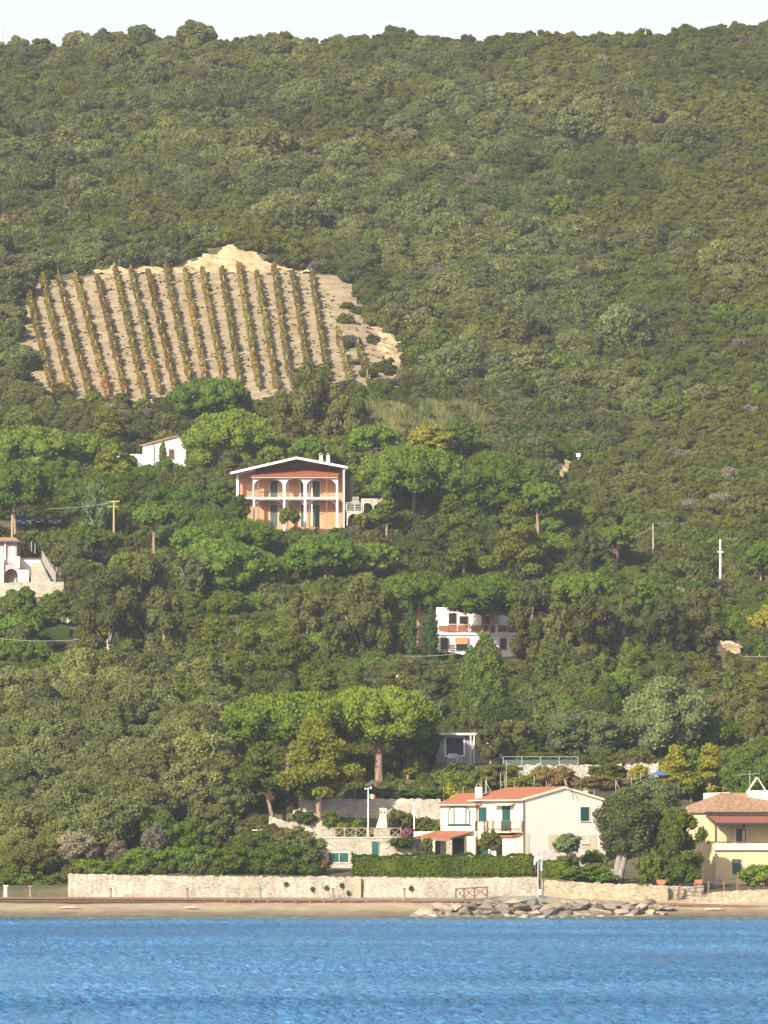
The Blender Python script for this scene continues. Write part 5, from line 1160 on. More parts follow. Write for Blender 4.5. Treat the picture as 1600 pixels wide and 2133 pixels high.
# ------------------------------------------------------------------ poles, wires, mast, cars
YW = bark_mat('yellowed_timber', (.30, .22, .08), (.46, .36, .16))
pole(237, 1042, 1162, None, .15, YW, 'yellowish timber utility pole with two crossarms left of the centre slope', 'utility pole', 'utility_pole', ((.15, .7), (.8, .6)))
pole(25, 1072, 1130, 590, .13, YW, 'yellowish timber pole behind the roof of the lilac house', 'utility pole', 'utility_pole')
pole(1361, 1090, 1180, None, .11, WOODP, 'thin grey timber utility pole on the right slope', 'utility pole', 'utility_pole')
pole(1501, 1123, 1214, None, .15, WHITEM, 'bright white concrete utility pole on the right slope', 'utility pole', 'utility_pole', ((1.6, .35),))
pole(1415, 1236, 1268, None, .14, WOODP, 'short broken grey post below the thin timber pole on the right slope', 'post', 'timber_post')
pole(1583, 1362, 1424, None, .08, METAL, 'thin metal pole carrying a wire at the right edge beside the pale cutting', 'pole', 'utility_pole')
pole(295, 985, 1022, None, .07, WOODP, 'thin post below the small white house', 'post', 'fence_post')
for i, px in enumerate((337, 367, 400)): pole(px, 1022, 1046, None, .05, METAL, '%s grey fence post below the dark trees of the small white house' % ('left', 'middle', 'right')[i], 'fence post', 'fence_post')
o, h = pole(1345, 14, 84, 948, .09, METAL, 'slim mast with a yellow foot rising above the skyline', 'mast', 'antenna_mast'); MB().tube([(0, 0, 0), (0, 0, 1.6)], .18, 8).build('foot', plain('yellow_paint', (.75, .55, .05)), o); MB().box(-.3, .3, -.03, .03, h - 1.0, h - .95).box(-.02, .02, -.3, .3, h - 1.5, h - 1.45).build('aerial', METAL, o)
pole(6, 44, 90, 948, .07, METAL, 'tiny thin mast on the skyline at the far left', 'mast', 'antenna_mast')
g = ground(1205, 978); o = root('sign_post', g + Vector((0, 0, 1.2)), 'small white square sign on a post above the pale scar of the slope', 'sign'); MB().box(-.05, .05, -.05, .05, -1.5, .7).build('post', CREAM, o); MB().box(-.28, .28, -.1, -.052, .55, 1.0).build('plate', WHITEM, o)
g = at(830, 1424, 512); g.z = zat(1424, 512); o = root('globe_lamp', g, 'pale round garden globe lamp in the shadow left of the big conifer', 'lamp'); MB().tube([(0, 0, -1.5), (0, 0, .5)], .05, 6).build('post', DARKM, o)
b = MB(); b.add([tuple(v * .26 + np.array([0, 0, .7])) for v in ICOV], [tuple(f) for f in ICOF]); b.build('globe', plain('opal_globe_garden', (.55, .55, .55), .5), o, smooth=True)
def wire(p, q, sag, label, r=.022):
    n = 14; pts = [p.lerp(q, i / n) - Vector((0, 0, sag * 4 * (i / n) * (1 - i / n))) for i in range(n + 1)]; c0 = pts[0].copy()
    o = MB().tube([x - c0 for x in pts], r, 5).build('overhead_wire', plain('wire_%d' % int(abs(q.x * 10)), (.34, .36, .38))); o.location = c0; tag(o, label, 'wire')
wire(at(50, 1058, 600), at(237, 1046, 588), .35, 'overhead wire between the dark parked cars and the yellowish utility pole')
wire(at(-30, 1326, 500), at(165, 1332, 500), .3, 'pale wire crossing in front of the small lawn at the left edge')
wire(at(834, 1366, 520), at(975, 1358, 520), .2, 'pale wire passing in front of the slim cypresses and the white villa')
wire(at(1325, 1116, 585), at(1361, 1097, 585), .1, 'short wire leaving the thin timber pole to the left'); wire(at(1501, 1148, 585), at(1620, 1060, 640), .6, 'long wire rising from the white concrete pole to the right edge'); wire(at(1545, 1367, 530), at(1620, 1365, 530), .1, 'pale wire at the right edge beside the cutting')
def car(px, py, D, col, label, rz):
    g = at(px, py, D); o = root('parked_car', g, label, 'car', None, rz)
    prof = [(-2.0, .35), (2.0, .35), (2.05, .75), (1.3, .92), (-2.0, .95), (-2.05, .6)]
    MX = Matrix.Rotation(math.pi / 2, 4, 'Z'); b = MB(); 
    b.prism([(x, z) for x, z in prof], -.82, .82); b.build('body', col, o)
    c = MB(); c.add([(-1.75,-.76,.95),(1.15,-.76,.93),(1.15,.76,.93),(-1.75,.76,.95),(-1.35,-.6,1.45),(.45,-.6,1.45),(.45,.6,1.45),(-1.35,.6,1.45)], [(4,5,6,7),(0,1,5,4),(1,2,6,5),(2,3,7,6),(3,0,4,7)]); cb = c.build('cabin', plain('car_glass', (.03, .04, .05), .1), o)
    MB().box(-1.38, .48, -.62, .62, 1.45, 1.5).build('roof_panel', col, o)
    for x in (-1.25, 1.3):
        for y in (-.8, .8): wv = MB().tube([(x, y - .1, .33), (x, y + .1, .33)], .33, 14).build('wheel', DARK, o); MB().tube([(x, y - .11, .33), (x, y + .11, .33)], .18, 10).build('hub', METAL, wv)
    for y in (-.6, .6): MB().box(2.03, 2.09, y - .16, y + .16, .62, .76).build('headlight', WHITEM, o)
    MB().box(2.04, 2.10, -.26, .26, .42, .54).build('number_plate', WHITEM, o)
    return o
car(42, 1099, 606, plain('blue_car_paint', (.06, .16, .36), .25), 'blue car parked in the shade of the pines above the lilac house', R(-75))
car(84, 1097, 608, plain('red_car_paint', (.22, .03, .04), .25), 'dark red car parked in the shade to the right of the blue car', R(-95))
car(119, 1099, 610, plain('grey_car_paint', (.16, .19, .20), .25), 'grey car half hidden in the shade to the right of the dark red car', R(-95))

# ------------------------------------------------------------------ hedges
def hedge(px0, px1, top, bot, D, depth, label, mat='hedge', leaf=.15):
    g = at(px0, bot, D); w = at(px1, bot, D).x - g.x; h = zat(top, D) - g.z; rg = np.random.default_rng(int(px0))
    n = int((w * h + w * depth + 2 * h * depth) * 260); P = np.zeros((n, 3)); N = np.zeros((n, 3)); f = rg.random(n); ar = np.array([w * h, w * depth, h * depth, h * depth]); c = np.searchsorted(np.cumsum(ar / ar.sum()), f)
    a, b = rg.random(n), rg.random(n)
    for k, (p, q) in enumerate(((np.column_stack([a * w, a * 0, b * h]), (0, -1, 0)), (np.column_stack([a * w, b * depth, a * 0 + h]), (0, 0, 1)), (np.column_stack([a * 0, a * depth, b * h]), (-1, 0, 0)), (np.column_stack([a * 0 + w, a * depth, b * h]), (1, 0, 0)))): P[c == k] = p[c == k]; N[c == k] = q
    und = .10 * np.sin(P[:, 0] * 1.3 + P[:, 2]) + .07 * np.sin(P[:, 0] * 3.1 + 2 * P[:, 2]) + .05 * np.sin(P[:, 0] * 7 + P[:, 2] * 5) + rg.normal(size=n) * .06
    rd = .3; kx = np.clip(P[:, 2] - (h - rd), 0, rd); P[:, 1] += np.where(c == 0, kx * kx / rd * .8, 0); P += N * und[:, None]
    P[:, 2] += np.where(c == 0, -.35 * (P[:, 2] < .25) * rg.random(n), 0)
    nr = N + rg.normal(size=(n, 3)) * .6; nr[:, 2] += .15; nr /= np.linalg.norm(nr, axis=1)[:, None]; tg = np.cross(nr, rg.normal(size=(n, 3))); tg /= np.linalg.norm(tg, axis=1)[:, None]; bt = np.cross(nr, tg); s_ = leaf * rg.uniform(.5, 1.2, (n, 1))
    V = np.stack([P - tg * s_ * .7, P + bt * s_ * .45, P + tg * s_ * .7, P - bt * s_ * .45], 1).reshape(-1, 3); Q = np.arange(4 * n).reshape(n, 4); k0 = 4 * n
    i_ = .12; bx = np.array([(x, y, z) for z in (-.1, h - i_) for x, y in ((i_, i_), (w - i_, i_), (w - i_, depth - i_), (i_, depth - i_))]); V = np.concatenate([V, bx]); Q = np.concatenate([Q, k0 + np.array([(0,3,2,1),(4,5,6,7),(0,1,5,4),(1,2,6,5),(2,3,7,6),(3,0,4,7)])])
    ti = np.concatenate([np.clip(rg.random(n) * .7 + .3 * np.sin(P[:, 0] * .8) ** 2, 0, 1), np.full(6, .25)])
    o = mobj('clipped_hedge', npmesh('clipped_hedge', V, [Q], [FM[mat]], ti), None, g); return tag(o, label, 'hedge')
hedge(740, 1108, 1783, 1826, 411.2, 1.7, 'long thick clipped green hedge on top of the pale beach wall')
hedge(1124, 1185, 1795, 1838, 412, 1.4, 'lower rougher hedge to the right of the globe street lamp')
hedge(912, 1010, 1363, 1384, 537, 1.4, 'dark hedge in front of the white villa', 'green', .2)
# ------------------------------------------------------------------ the garden trees, far to near
T = tree
SP = 'stone pines of the gardens'
T('stone_pine', 440, 790, 905, 180, 868, 'domed stone pine touching the lower edge of the vineyard', D=676)
T('stone_pine', 480, 848, 995, 200, 985, 'tall double domed stone pine between the small white house and the orange villa', D=648, dens=1.4)
T('stone_pine', 72, 893, 1010, 200, 975, 'broad stone pine below the track at the far left', D=640)
T('stone_pine', 170, 905, 1030, 150, 985, 'stone pine left of the small white house', D=645)
T('stone_pine', 30, 958, 1105, 180, 1065, 'large stone pine sheltering the parked cars at the left edge', D=598, r0=.24, dens=1.2)
T('stone_pine', 778, 885, 960, 110, 940, 'small bright stone pine behind the orange villa roof', D=640)
T('stone_pine', 645, 908, 985, 95, 975, 'low stone pine right behind the orange villa ridge', D=640)
T('stone_pine', 565, 925, 985, 60, 975, 'little pine behind the left slope of the orange villa roof', D=640, mat='aleppo')
T('stone_pine', 862, 933, 1062, 245, 1035, 'huge rounded stone pine just right of the orange villa', D=608, dens=1.5)
T('stone_pine', 1052, 948, 1100, 225, 1060, 'broad spreading stone pine right of the huge rounded one', D=606, dens=1.3)
T('stone_pine', 1120, 1000, 1110, 110, 1075, 'stone pine hanging down the right end of the pine group', D=602)
T('stone_pine', 320, 1052, 1150, 95, 1095, 'small stone pine right of the yellowish utility pole', D=592)
T('stone_pine', 165, 1092, 1185, 95, 1160, 'compact round stone pine left of the yellowish utility pole', D=588)
T('stone_pine', 500, 1088, 1210, 185, 1150, 'stone pine below the left corner of the orange villa', D=592, dens=1.2)
T('stone_pine', 405, 1095, 1215, 110, 1160, 'narrow stone pine left of the pine with paired trunks', D=590)
T('stone_pine', 462, 1128, 1278, 215, 1225, 'wide stone pine with paired bare trunks in the left middle', D=577, dens=1.3, stems=2, r0=.3)
T('stone_pine', 550, 1150, 1265, 75, 1215, 'small stone pine at the right side of the paired trunks', D=577)
T('stone_pine', 678, 1115, 1245, 170, 1190, 'stone pine with three slender trunks left of centre', D=578, stems=3, r0=.2, dens=1.2)
T('stone_pine', 775, 1130, 1235, 120, 1190, 'stone pine between the slender trunks and the pine over the villa', D=580)
T('stone_pine', 872, 1195, 1345, 190, 1276, 'stone pine with bare limbs left of the white villa', D=549, dens=1.2, r0=.28)
T('stone_pine', 1010, 1206, 1372, 205, 1280, 'stone pine with a forked pinkish trunk in front of the white villa', D=537, dens=1.3, stems=2, r0=.24, trunkpx=990, lean=14)
T('stone_pine', 1215, 1194, 1320, 145, 1262, 'bright stone pine behind the drooping eucalyptus', D=560)
T('stone_pine', 1255, 1240, 1350, 110, 1300, 'stone pine partly hidden behind the right eucalyptus', D=552)
T('stone_pine', 1345, 1203, 1290, 72, 1265, 'small round stone pine right of the bright one', D=562)
T('stone_pine', 1285, 1095, 1170, 85, 1145, 'small flat stone pine left of the thin timber pole', D=592)
T('stone_pine', 1585, 1130, 1230, 70, 1195, 'bright pine cut by the right edge', D=590)
T('stone_pine', 38, 1283, 1345, 110, 1330, 'low bright stone pine left of the small lawn', D=545)
T('stone_pine', 35, 1333, 1420, 150, 1395, 'low broad stone pine below the pale wire at the left edge', D=528)
T('stone_pine', 155, 1360, 1440, 120, 1405, 'flat stone pine above the lower left wood', D=523)
T('stone_pine', 380, 1420, 1545, 132, 1512, 'vivid green dense young stone pine above the lower left wood', D=484, dens=1.3)
# right middle
T('aleppo_pine', 222, 850, 960, 130, 940, 'yellow green pine left above the small white house', D=662)
T('aleppo_pine', 235, 925, 1080, 120, 1055, 'dark yellowish pine in front of the low wing of the small white house', D=636)
T('aleppo_pine', 305, 985, 1045, 55, 1030, 'small yellow green pine leaning below the small white house', D=625)
T('aleppo_pine', 940, 1028, 1150, 100, 1130, 'aleppo pine at the left of the dark layered pair', D=596)
T('aleppo_pine', 1075, 1045, 1225, 170, 1205, 'dark layered aleppo pine right of centre below the pine group', D=585, dens=1.3)
T('aleppo_pine', 965, 1095, 1220, 110, 1195, 'dark layered aleppo pine above the pine canopy of the white villa', D=583)
T('aleppo_pine', 600, 1310, 1475, 175, 1452, 'aleppo pine with a bare silvery trunk left of centre', D=508, dens=.75, bark=PALE, limbs=12)
T('aleppo_pine', 440, 1285, 1480, 120, 1462, 'tall feathery aleppo pine left of the silvery trunk', D=508)
T('aleppo_pine', 520, 1292, 1450, 105, 1430, 'upper aleppo pine between the feathery one and the silvery trunk', D=518)
T('aleppo_pine', 395, 1370, 1500, 90, 1480, 'aleppo pine at the left foot of the feathery one', D=500)
T('aleppo_pine', 668, 1392, 1490, 90, 1465, 'small aleppo pine right of the silvery trunk', D=504)
T('aleppo_pine', 480, 1400, 1500, 110, 1478, 'low aleppo pine between the feathery one and the vivid young pine', D=500)
T('eucalyptus', 648, 760, 950, 175, 935, 'dull grey green broad tree at the foot of the vineyard', D=664, dens=1.2, mat='euc')
T('eucalyptus', 600, 830, 950, 90, 935, 'shorter dull green tree left of the broad grey green one', D=660)
T('eucalyptus', 715, 830, 950, 90, 930, 'shorter dull green tree right of the broad grey green one', D=660)
T('eucalyptus', 200, 1005, 1165, 95, 1145, 'blue green tree left behind the yellowish utility pole', D=600, mat='silver')
T('eucalyptus', 225, 1185, 1415, 150, 1395, 'olive brown eucalyptus with a pale forked trunk in the left middle', D=535, dens=1.2, r0=.28)
T('eucalyptus', 305, 1150, 1400, 130, 1380, 'tallest olive brown eucalyptus of the left middle', D=540, dens=1.2)
T('eucalyptus', 345, 1235, 1425, 110, 1405, 'eucalyptus at the right side of the left middle group', D=530)
T('eucalyptus', 395, 1150, 1270, 80, 1250, 'dull eucalyptus left of the paired bare trunks', D=572)
T('eucalyptus', 640, 1235, 1385, 105, 1365, 'grey green eucalyptus below the three slender trunks', D=545)
T('eucalyptus', 755, 1190, 1420, 120, 1405, 'dense eucalyptus with a white trunk left of the white villa', D=530, dens=1.3)
T('eucalyptus', 812, 1230, 1400, 90, 1385, 'eucalyptus left of the slim cypresses', D=534)
T('eucalyptus', 700, 1270, 1420, 80, 1400, 'eucalyptus left of the one with the white trunk', D=527)
T('eucalyptus', 1106, 1215, 1420, 118, 1385, 'drooping olive eucalyptus covering the right part of the white villa', D=528, dens=1.3)
T('eucalyptus', 1225, 1235, 1440, 120, 1420, 'drooping eucalyptus right of the one covering the villa', D=526, dens=1.3)
T('eucalyptus', 1290, 1260, 1420, 80, 1400, 'narrow eucalyptus between the drooping pair and the right group', D=530)
T('eucalyptus', 1385, 1235, 1415, 110, 1370, 'airy eucalyptus with pale stems on the right', D=534, stems=3, r0=.14)
T('eucalyptus', 1460, 1225, 1400, 110, 1365, 'airy eucalyptus left of the pale cutting', D=538, stems=2, r0=.14)
T('eucalyptus', 1225, 1095, 1215, 80, 1190, 'thin eucalyptus above the bright stone pine', D=586)
T('eucalyptus', 905, 1160, 1240, 90, 1220, 'grey green tree left of the dark layered pines', D=580)
for px, t_, b_2, w, lb in ((857, 1256, 1408, 28, 'left one of the two slim dark cypresses beside the white villa'), (899, 1254, 1412, 30, 'right one of the two slim dark cypresses beside the white villa'), (885, 1325, 1410, 18, 'short cypress between the two slim ones')): T('cypress', px, t_, b_2, w, b_2 - 3, lb, D=531, mat='darkcyp')
T('broad_cypress', 1012, 1320, 1525, 130, 1518, 'massive olive green conical cypress below the white villa', D=487, dens=1.5)
T('broad_cypress', 982, 1345, 1440, 60, 1430, 'conical cypress at the upper left of the massive one', D=498)
for i, (px, t_, w) in enumerate(((1128, 1345, 26), (1150, 1310, 26), (1172, 1330, 28), (1195, 1345, 26), (1095, 1375, 24))): T('cypress', px, t_, 1455, w, 1450, '%s in the row of narrow spires under the drooping eucalyptus' % ('second spire from the left', 'tallest spire', 'spire right of the tallest', 'rightmost spire', 'leftmost spire')[i], D=508, mat='cypress', group='narrow spires')
T('cypress', 1307, 1330, 1460, 44, 1452, 'broad olive column cypress left of the airy eucalyptus', D=508)
T('broad_cypress', 1528, 1372, 1535, 80, 1525, 'olive green cypress below the pale cutting', D=492, dens=1.2)
T('cypress', 339, 918, 985, 15, 978, 'slim dark cypress in front of the small white house', D=644)
T('broadleaf_tree', 350, 955, 1040, 75, 1030, 'dark tree hiding the lower right of the small white house', D=636, mat='cypress')
T('broadleaf_tree', 395, 965, 1045, 70, 1035, 'second dark tree right of the small white house', D=634, mat='cypress')
T('broadleaf_tree', 310, 968, 1030, 45, 1022, 'dark bush tree under the left corner of the small white house', D=636, mat='cypress')
T('broadleaf_tree', 460, 1000, 1075, 70, 1065, 'rounded green tree left of the orange villa', D=610)
T('broadleaf_tree', 900, 885, 950, 110, 945, 'tree with yellow autumn leaves above the huge rounded pine', D=652, mat='lime')
T('broadleaf_tree', 960, 875, 945, 90, 940, 'green tree below the dry reeds', D=654)
T('broadleaf_tree', 870, 1440, 1530, 110, 1520, 'grey green olive tree left of the massive cypress', D=485, mat='silver')
T('broadleaf_tree', 905, 1395, 1470, 90, 1462, 'olive brown tree below the dark hedge of the white villa', D=500, mat='euc')
T('broadleaf_tree', 820, 1370, 1450, 60, 1440, 'dark green tree behind the garden globe lamp', D=520, mat='cypress')
T('mimosa_tree', 1378, 1418, 1598, 175, 1580, 'large silvery blue green mimosa at the lower right', D=470, dens=1.3)
T('mimosa_tree', 1222, 1470, 1600, 170, 1592, 'silvery blue green mimosa left of the large one', D=468, dens=1.2, mat='silver')
T('olive_tree', 1110, 1440, 1530, 140, 1520, 'wide grey olive tree right of the massive cypress', D=487)
T('olive_tree', 1185, 1430, 1500, 90, 1490, 'brownish olive tree under the narrow spires', D=493, mat='euc')
T('olive_tree', 1495, 1518, 1600, 75, 1590, 'small pale olive right of the large mimosa', D=473)
T('broadleaf_tree', 1440, 1405, 1495, 80, 1485, 'rounded dull green tree behind the large mimosa', D=500, mat='euc')
T('broadleaf_tree', 1460, 1450, 1540, 70, 1530, 'light green tree between the large mimosa and the right cypress', D=492, mat='aleppo')
T('broadleaf_tree', 1580, 1490, 1600, 80, 1590, 'dark green tree at the right edge above the green conifer', D=478, mat='euc')
T('broadleaf_tree', 1060, 1500, 1592, 110, 1580, 'grey green tree overhanging the grey house', D=468, mat='euc')
T('broadleaf_tree', 1050, 1545, 1595, 50, 1588, 'yellow green bush tree right of the grey house', D=463, mat='aleppo')
T('broadleaf_tree', 1105, 1540, 1595, 60, 1590, 'green bush tree above the mesh fence', D=464)
T('broadleaf_tree', 1590, 1265, 1345, 70, 1335, 'yellow green tree at the right edge above the wire', D=560, mat='lime')
T('aleppo_pine', 1405, 1552, 1665, 100, 1655, 'golden tipped conifer directly behind the blue parasol', D=453, mat='lime', dens=1.4)
T('aleppo_pine', 1478, 1548, 1665, 100, 1655, 'golden yellow green conifer left of the soft green one', D=453, mat='lime', dens=1.4)
T('aleppo_pine', 1440, 1560, 1665, 110, 1658, 'green heart conifer between the two golden ones', D=454, mat='green', dens=1.4)
T('aleppo_pine', 1565, 1555, 1690, 140, 1680, 'bright green soft conifer above the yellow house roof', D=448, mat='green', layout='round', dens=1.2)
# the broad pines above the terrace
T('stone_pine', 600, 1448, 1660, 270, 1545, 'left half of the great flat pine canopy above the outbuilding', D=452, dens=1.6, trunkpx=600, limbs=9)
T('stone_pine', 790, 1432, 1665, 255, 1545, 'great stone pine with a thick reddish trunk above the flagpole', D=455, dens=1.6, r0=.42, limbs=9)
T('stone_pine', 850, 1500, 1660, 120, 1628, 'drooping right side pine beside the grey house', D=457, mat='aleppo', layout='aleppo', dens=1.4)
T('aleppo_pine', 665, 1488, 1728, 205, 1672, 'tall yellow green aleppo pine with a straight pale trunk on the terrace', D=433, dens=1.5, r0=.3)
T('aleppo_pine', 545, 1545, 1725, 150, 1650, 'leaning aleppo pine left of the straight one', D=436, dens=1.2, lean=-28, r0=.2)
# below: behind the houses
T('olive_tree', 1345, 1625, 1700, 150, 1690, 'grey olive crown behind the big leaning oak', D=440, dens=1.3)
T('shrub', 1160, 1592, 1650, 95, 1648, 'russet and green shrub in front of the white rubble wall', 'shrub', mat='rust', D=450)
T('shrub', 1010, 1600, 1650, 80, 1648, 'dark ivy mass at the left end of the rubble wall', 'shrub', mat='cypress', D=454)
T('shrub', 1030, 1590, 1640, 110, 1638, 'dark hedge mass below the white garden chairs', 'shrub', mat='cypress', D=456)
T('shrub', 950, 1605, 1665, 80, 1662, 'dark green shrub above the grey terrace wall', 'shrub', D=448)
T('shrub', 944, 1648, 1672, 42, 1670, 'round yellow green shrub left of the white chimney', 'shrub', mat='lime', D=441)
T('cypress', 938, 1627, 1665, 14, 1662, 'small yellow green conifer tip above the round yellow green shrub', D=443, mat='lime')
T('shrub', 1250, 1615, 1650, 110, 1648, 'low russet vegetable rows behind the right slope of the pale pink house', 'shrub', mat='rust', D=448)
T('shrub', 1330, 1612, 1650, 90, 1648, 'dry ochre shrub row right of the vegetable garden', 'shrub', mat='reed', D=449)
T('shrub', 1085, 1615, 1655, 90, 1653, 'green bean rows behind the ridge of the pale pink house', 'shrub', mat='aleppo', D=449)
for px, t_, w, mt, lb in ((808, 1640, 90, 'green', 'green shrub on the grey terrace wall right of the flagpole'), (890, 1642, 90, 'green', 'green shrub on the grey terrace wall above the short white pole'), (745, 1640, 60, 'cypress', 'dark shrub under the great stone pine')): T('shrub', px, t_, 1668, w, 1667, lb, 'shrub', mat=mt, D=440.5)
for px, t_, bt, w, mt, lb in ((640, 1690, 1722, 50, 'green', 'green shrub left of the straight pine trunk'), (690, 1690, 1728, 40, 'green', 'green shrub right of the straight pine trunk'), (712, 1710, 1748, 34, 'aleppo', 'feathery light green shrub left of the flagpole'), (745, 1705, 1748, 40, 'green', 'green shrub behind the flagpole'), (830, 1685, 1748, 70, 'euc', 'olive shrub right of the barbecue chimney'), (885, 1700, 1748, 60, 'euc', 'olive shrub left of the arched window'), (900, 1712, 1750, 40, 'green', 'green shrub above the porch roof')): T('shrub', px, t_, bt, w, bt - 1, lb, 'shrub', mat=mt, D=431)
T('shrub', 838, 1742, 1775, 56, 1770, 'green creeper hanging over the right end of the outbuilding', 'shrub', D=424.3)
T('shrub', 848, 1726, 1752, 26, 1748, 'magenta bougainvillea beside the tiled porch', 'shrub', mat='bloom', D=424.2)
T('shrub', 889, 1745, 1785, 26, 1782, 'brownish green climber between the porch pillars', 'shrub', mat='euc', D=425)
T('olive_tree', 1022, 1731, 1788, 48, 1775, 'clipped round topiary tree in front of the pink house balcony', D=415, mat='aleppo', dens=1.5, r0=.06)
T('olive_tree', 1182, 1735, 1812, 62, 1782, 'thin small olive tree in front of the pink gable', D=414.5, r0=.06, dens=.5)
T('shrub', 1185, 1778, 1815, 60, 1812, 'dark round shrub below the thin small olive', 'shrub', mat='euc', D=413.5)
T('shrub', 1238, 1795, 1836, 70, 1834, 'light green shrub left of the upturned dinghy', 'shrub', mat='aleppo', D=412)
T('shrub', 1215, 1805, 1838, 110, 1836, 'low hedge bush under the thin small olive', 'shrub', mat='hedge', D=411.5)
T('shrub', 1260, 1818, 1840, 60, 1839, 'low yellow green ground bush in front of the dinghy', 'shrub', mat='hedge', D=410.8)
T('holm_oak', 1312, 1645, 1842, 150, 1800, 'big old oak with a thick leaning trunk between the pink and yellow houses', D=412, dens=1.7, lean=24, r0=.32, limbs=10, stems=2)
T('holm_oak', 1362, 1655, 1800, 115, 1775, 'upper right part oak behind the big leaning one', D=416, dens=1.2)
T('aleppo_pine', 1418, 1688, 1845, 120, 1832, 'bushy yellow green cypress tree in front of the yellow house corner', D=411.5, layout='euc', dens=1.4, r0=.15)
T('shrub', 1355, 1770, 1848, 70, 1845, 'rounded bright green bush right of the thick leaning trunk', 'shrub', mat='hedge', D=410.6)
T('shrub', 1405, 1795, 1846, 60, 1843, 'green bush above the terracotta planter', 'shrub', mat='hedge', D=410.8)
T('shrub', 1440, 1805, 1845, 40, 1842, 'small green bush left of the smaller planter', 'shrub', mat='green', D=410.9)
T('shrub', 1580, 1798, 1856, 95, 1852, 'clipped bright green bush in front of the yellow house window', 'shrub', mat='hedge', D=408.4)
# lower left: green slope above the wall and dead bushes
for i, (px, t_, bt, w, mt, lb) in enumerate(((165, 1735, 1800, 90, 'dead', 'large leafless pinkish grey bush above the left end of the beach wall'), (125, 1765, 1815, 60, 'dead', 'smaller leafless bush left of the large pinkish one'), (245, 1755, 1800, 50, 'dead', 'greyish bare bush above the left part of the beach wall'), (320, 1720, 1780, 50, 'dead', 'bare bush below the oak at the upper left of the green bank'),
    (200, 1790, 1832, 120, 'green', 'dark green bush on the left corner of the beach wall'), (300, 1765, 1832, 130, 'hedge', 'bright green bank bush above the second timber post'), (400, 1755, 1832, 140, 'green', 'ivy green bank bush left of the ivy mound'), (330, 1690, 1790, 110, 'green', 'tall green creeper covered bush on the bank'), (395, 1700, 1790, 90, 'hedge', 'green creeper bush below the oak with rusty leaves'),
    (490, 1762, 1832, 130, 'hedge', 'broad bright green bush along the beach wall left of the pilaster'), (575, 1752, 1830, 120, 'hedge', 'bright green mound of bush above the fourth timber post'), (640, 1738, 1820, 80, 'oak', 'grey green bush at the corner left of the outbuilding'), (610, 1722, 1775, 90, 'euc', 'olive bush above the bright green mound'), (530, 1735, 1790, 90, 'green', 'green bush below the small pergola'),
    (672, 1785, 1820, 36, 'rust', 'small russet plant at the foot of the annexe'), (60, 1800, 1862, 100, 'green', 'dark green bush behind the pale stone bollards'), (15, 1770, 1858, 70, 'green', 'green bush at the far left end of the beach'), (118, 1815, 1862, 60, 'green', 'green bush at the left corner of the beach wall'))): T('bare_bush' if mt == 'dead' else 'shrub', px, t_, bt, w, bt - 1, lb, 'shrub', mat=mt, D=417 - (i > 3) * 3.6 if i not in (7, 8, 12, 13) else 421, dens=1.2)
for px, py, D, lb in ((455, 1620, 448, 'oak crown with a rusty dead patch at the right edge of the lower left wood'), (470, 1680, 436, 'dark oak left of the small pergola'), (420, 1560, 462, 'pale tipped oak below the vivid young pine'), (430, 1720, 430, 'low oak with a pale stem above the green bank')): T('holm_oak', px, py - 50, py + 55, 110, py + 42, lb, D=D, dens=1.4)
T('shrub', 460, 1628, 1652, 12, 1648, 'small rusty dead patch in the oak wood', 'shrub', mat='rust', D=443); T('shrub', 565, 1650, 1675, 12, 1672, 'small rusty dead patch beside the leaning pine', 'shrub', mat='rust', D=434)
# ------------------------------------------------------------------ reeds at the foot of the vineyard
rg = np.random.default_rng(17); n = 34000
px = rg.uniform(755, 1035, n); D_ = rg.uniform(662, 688, n); x = (px - 800) / F * D_; y = D_ - CAMD; z = terr(x, y) + .1
a, b_2 = pix(x, y, z + 1.5); k = (b_2 > 800) & (b_2 < 905) & (a > 757 + (b_2 - 815) * .35) & (a < 965 + (b_2 - 815) * .75); x, y, z = x[k], y[k], z[k]; n = len(x)
hh = rg.uniform(1.1, 3.0, n) * (.75 + .35 * np.sin(x * .9 + y * .4) * np.sin(x * .37)); w = rg.uniform(.025, .06, n); an = rg.uniform(0, 3.14, n); lx = rg.normal(size=n) * .35 + .2 * np.sin(x)
V = np.stack([np.column_stack([x - np.cos(an) * w, y - np.sin(an) * w, z]), np.column_stack([x + np.cos(an) * w, y + np.sin(an) * w, z]), np.column_stack([x + lx * .5 + np.cos(an) * w, y + np.sin(an) * w, z + hh * .7]), np.column_stack([x + lx, y, z + hh])], 1).reshape(-1, 3)
o = mobj('reeds', npmesh('reeds', V, [np.arange(n * 4).reshape(n, 4)], [FM['reed']], rg.random(n))); tag(o, 'dry pale giant reeds below the lower right corner of the vineyard', 'reeds', kind='stuff')

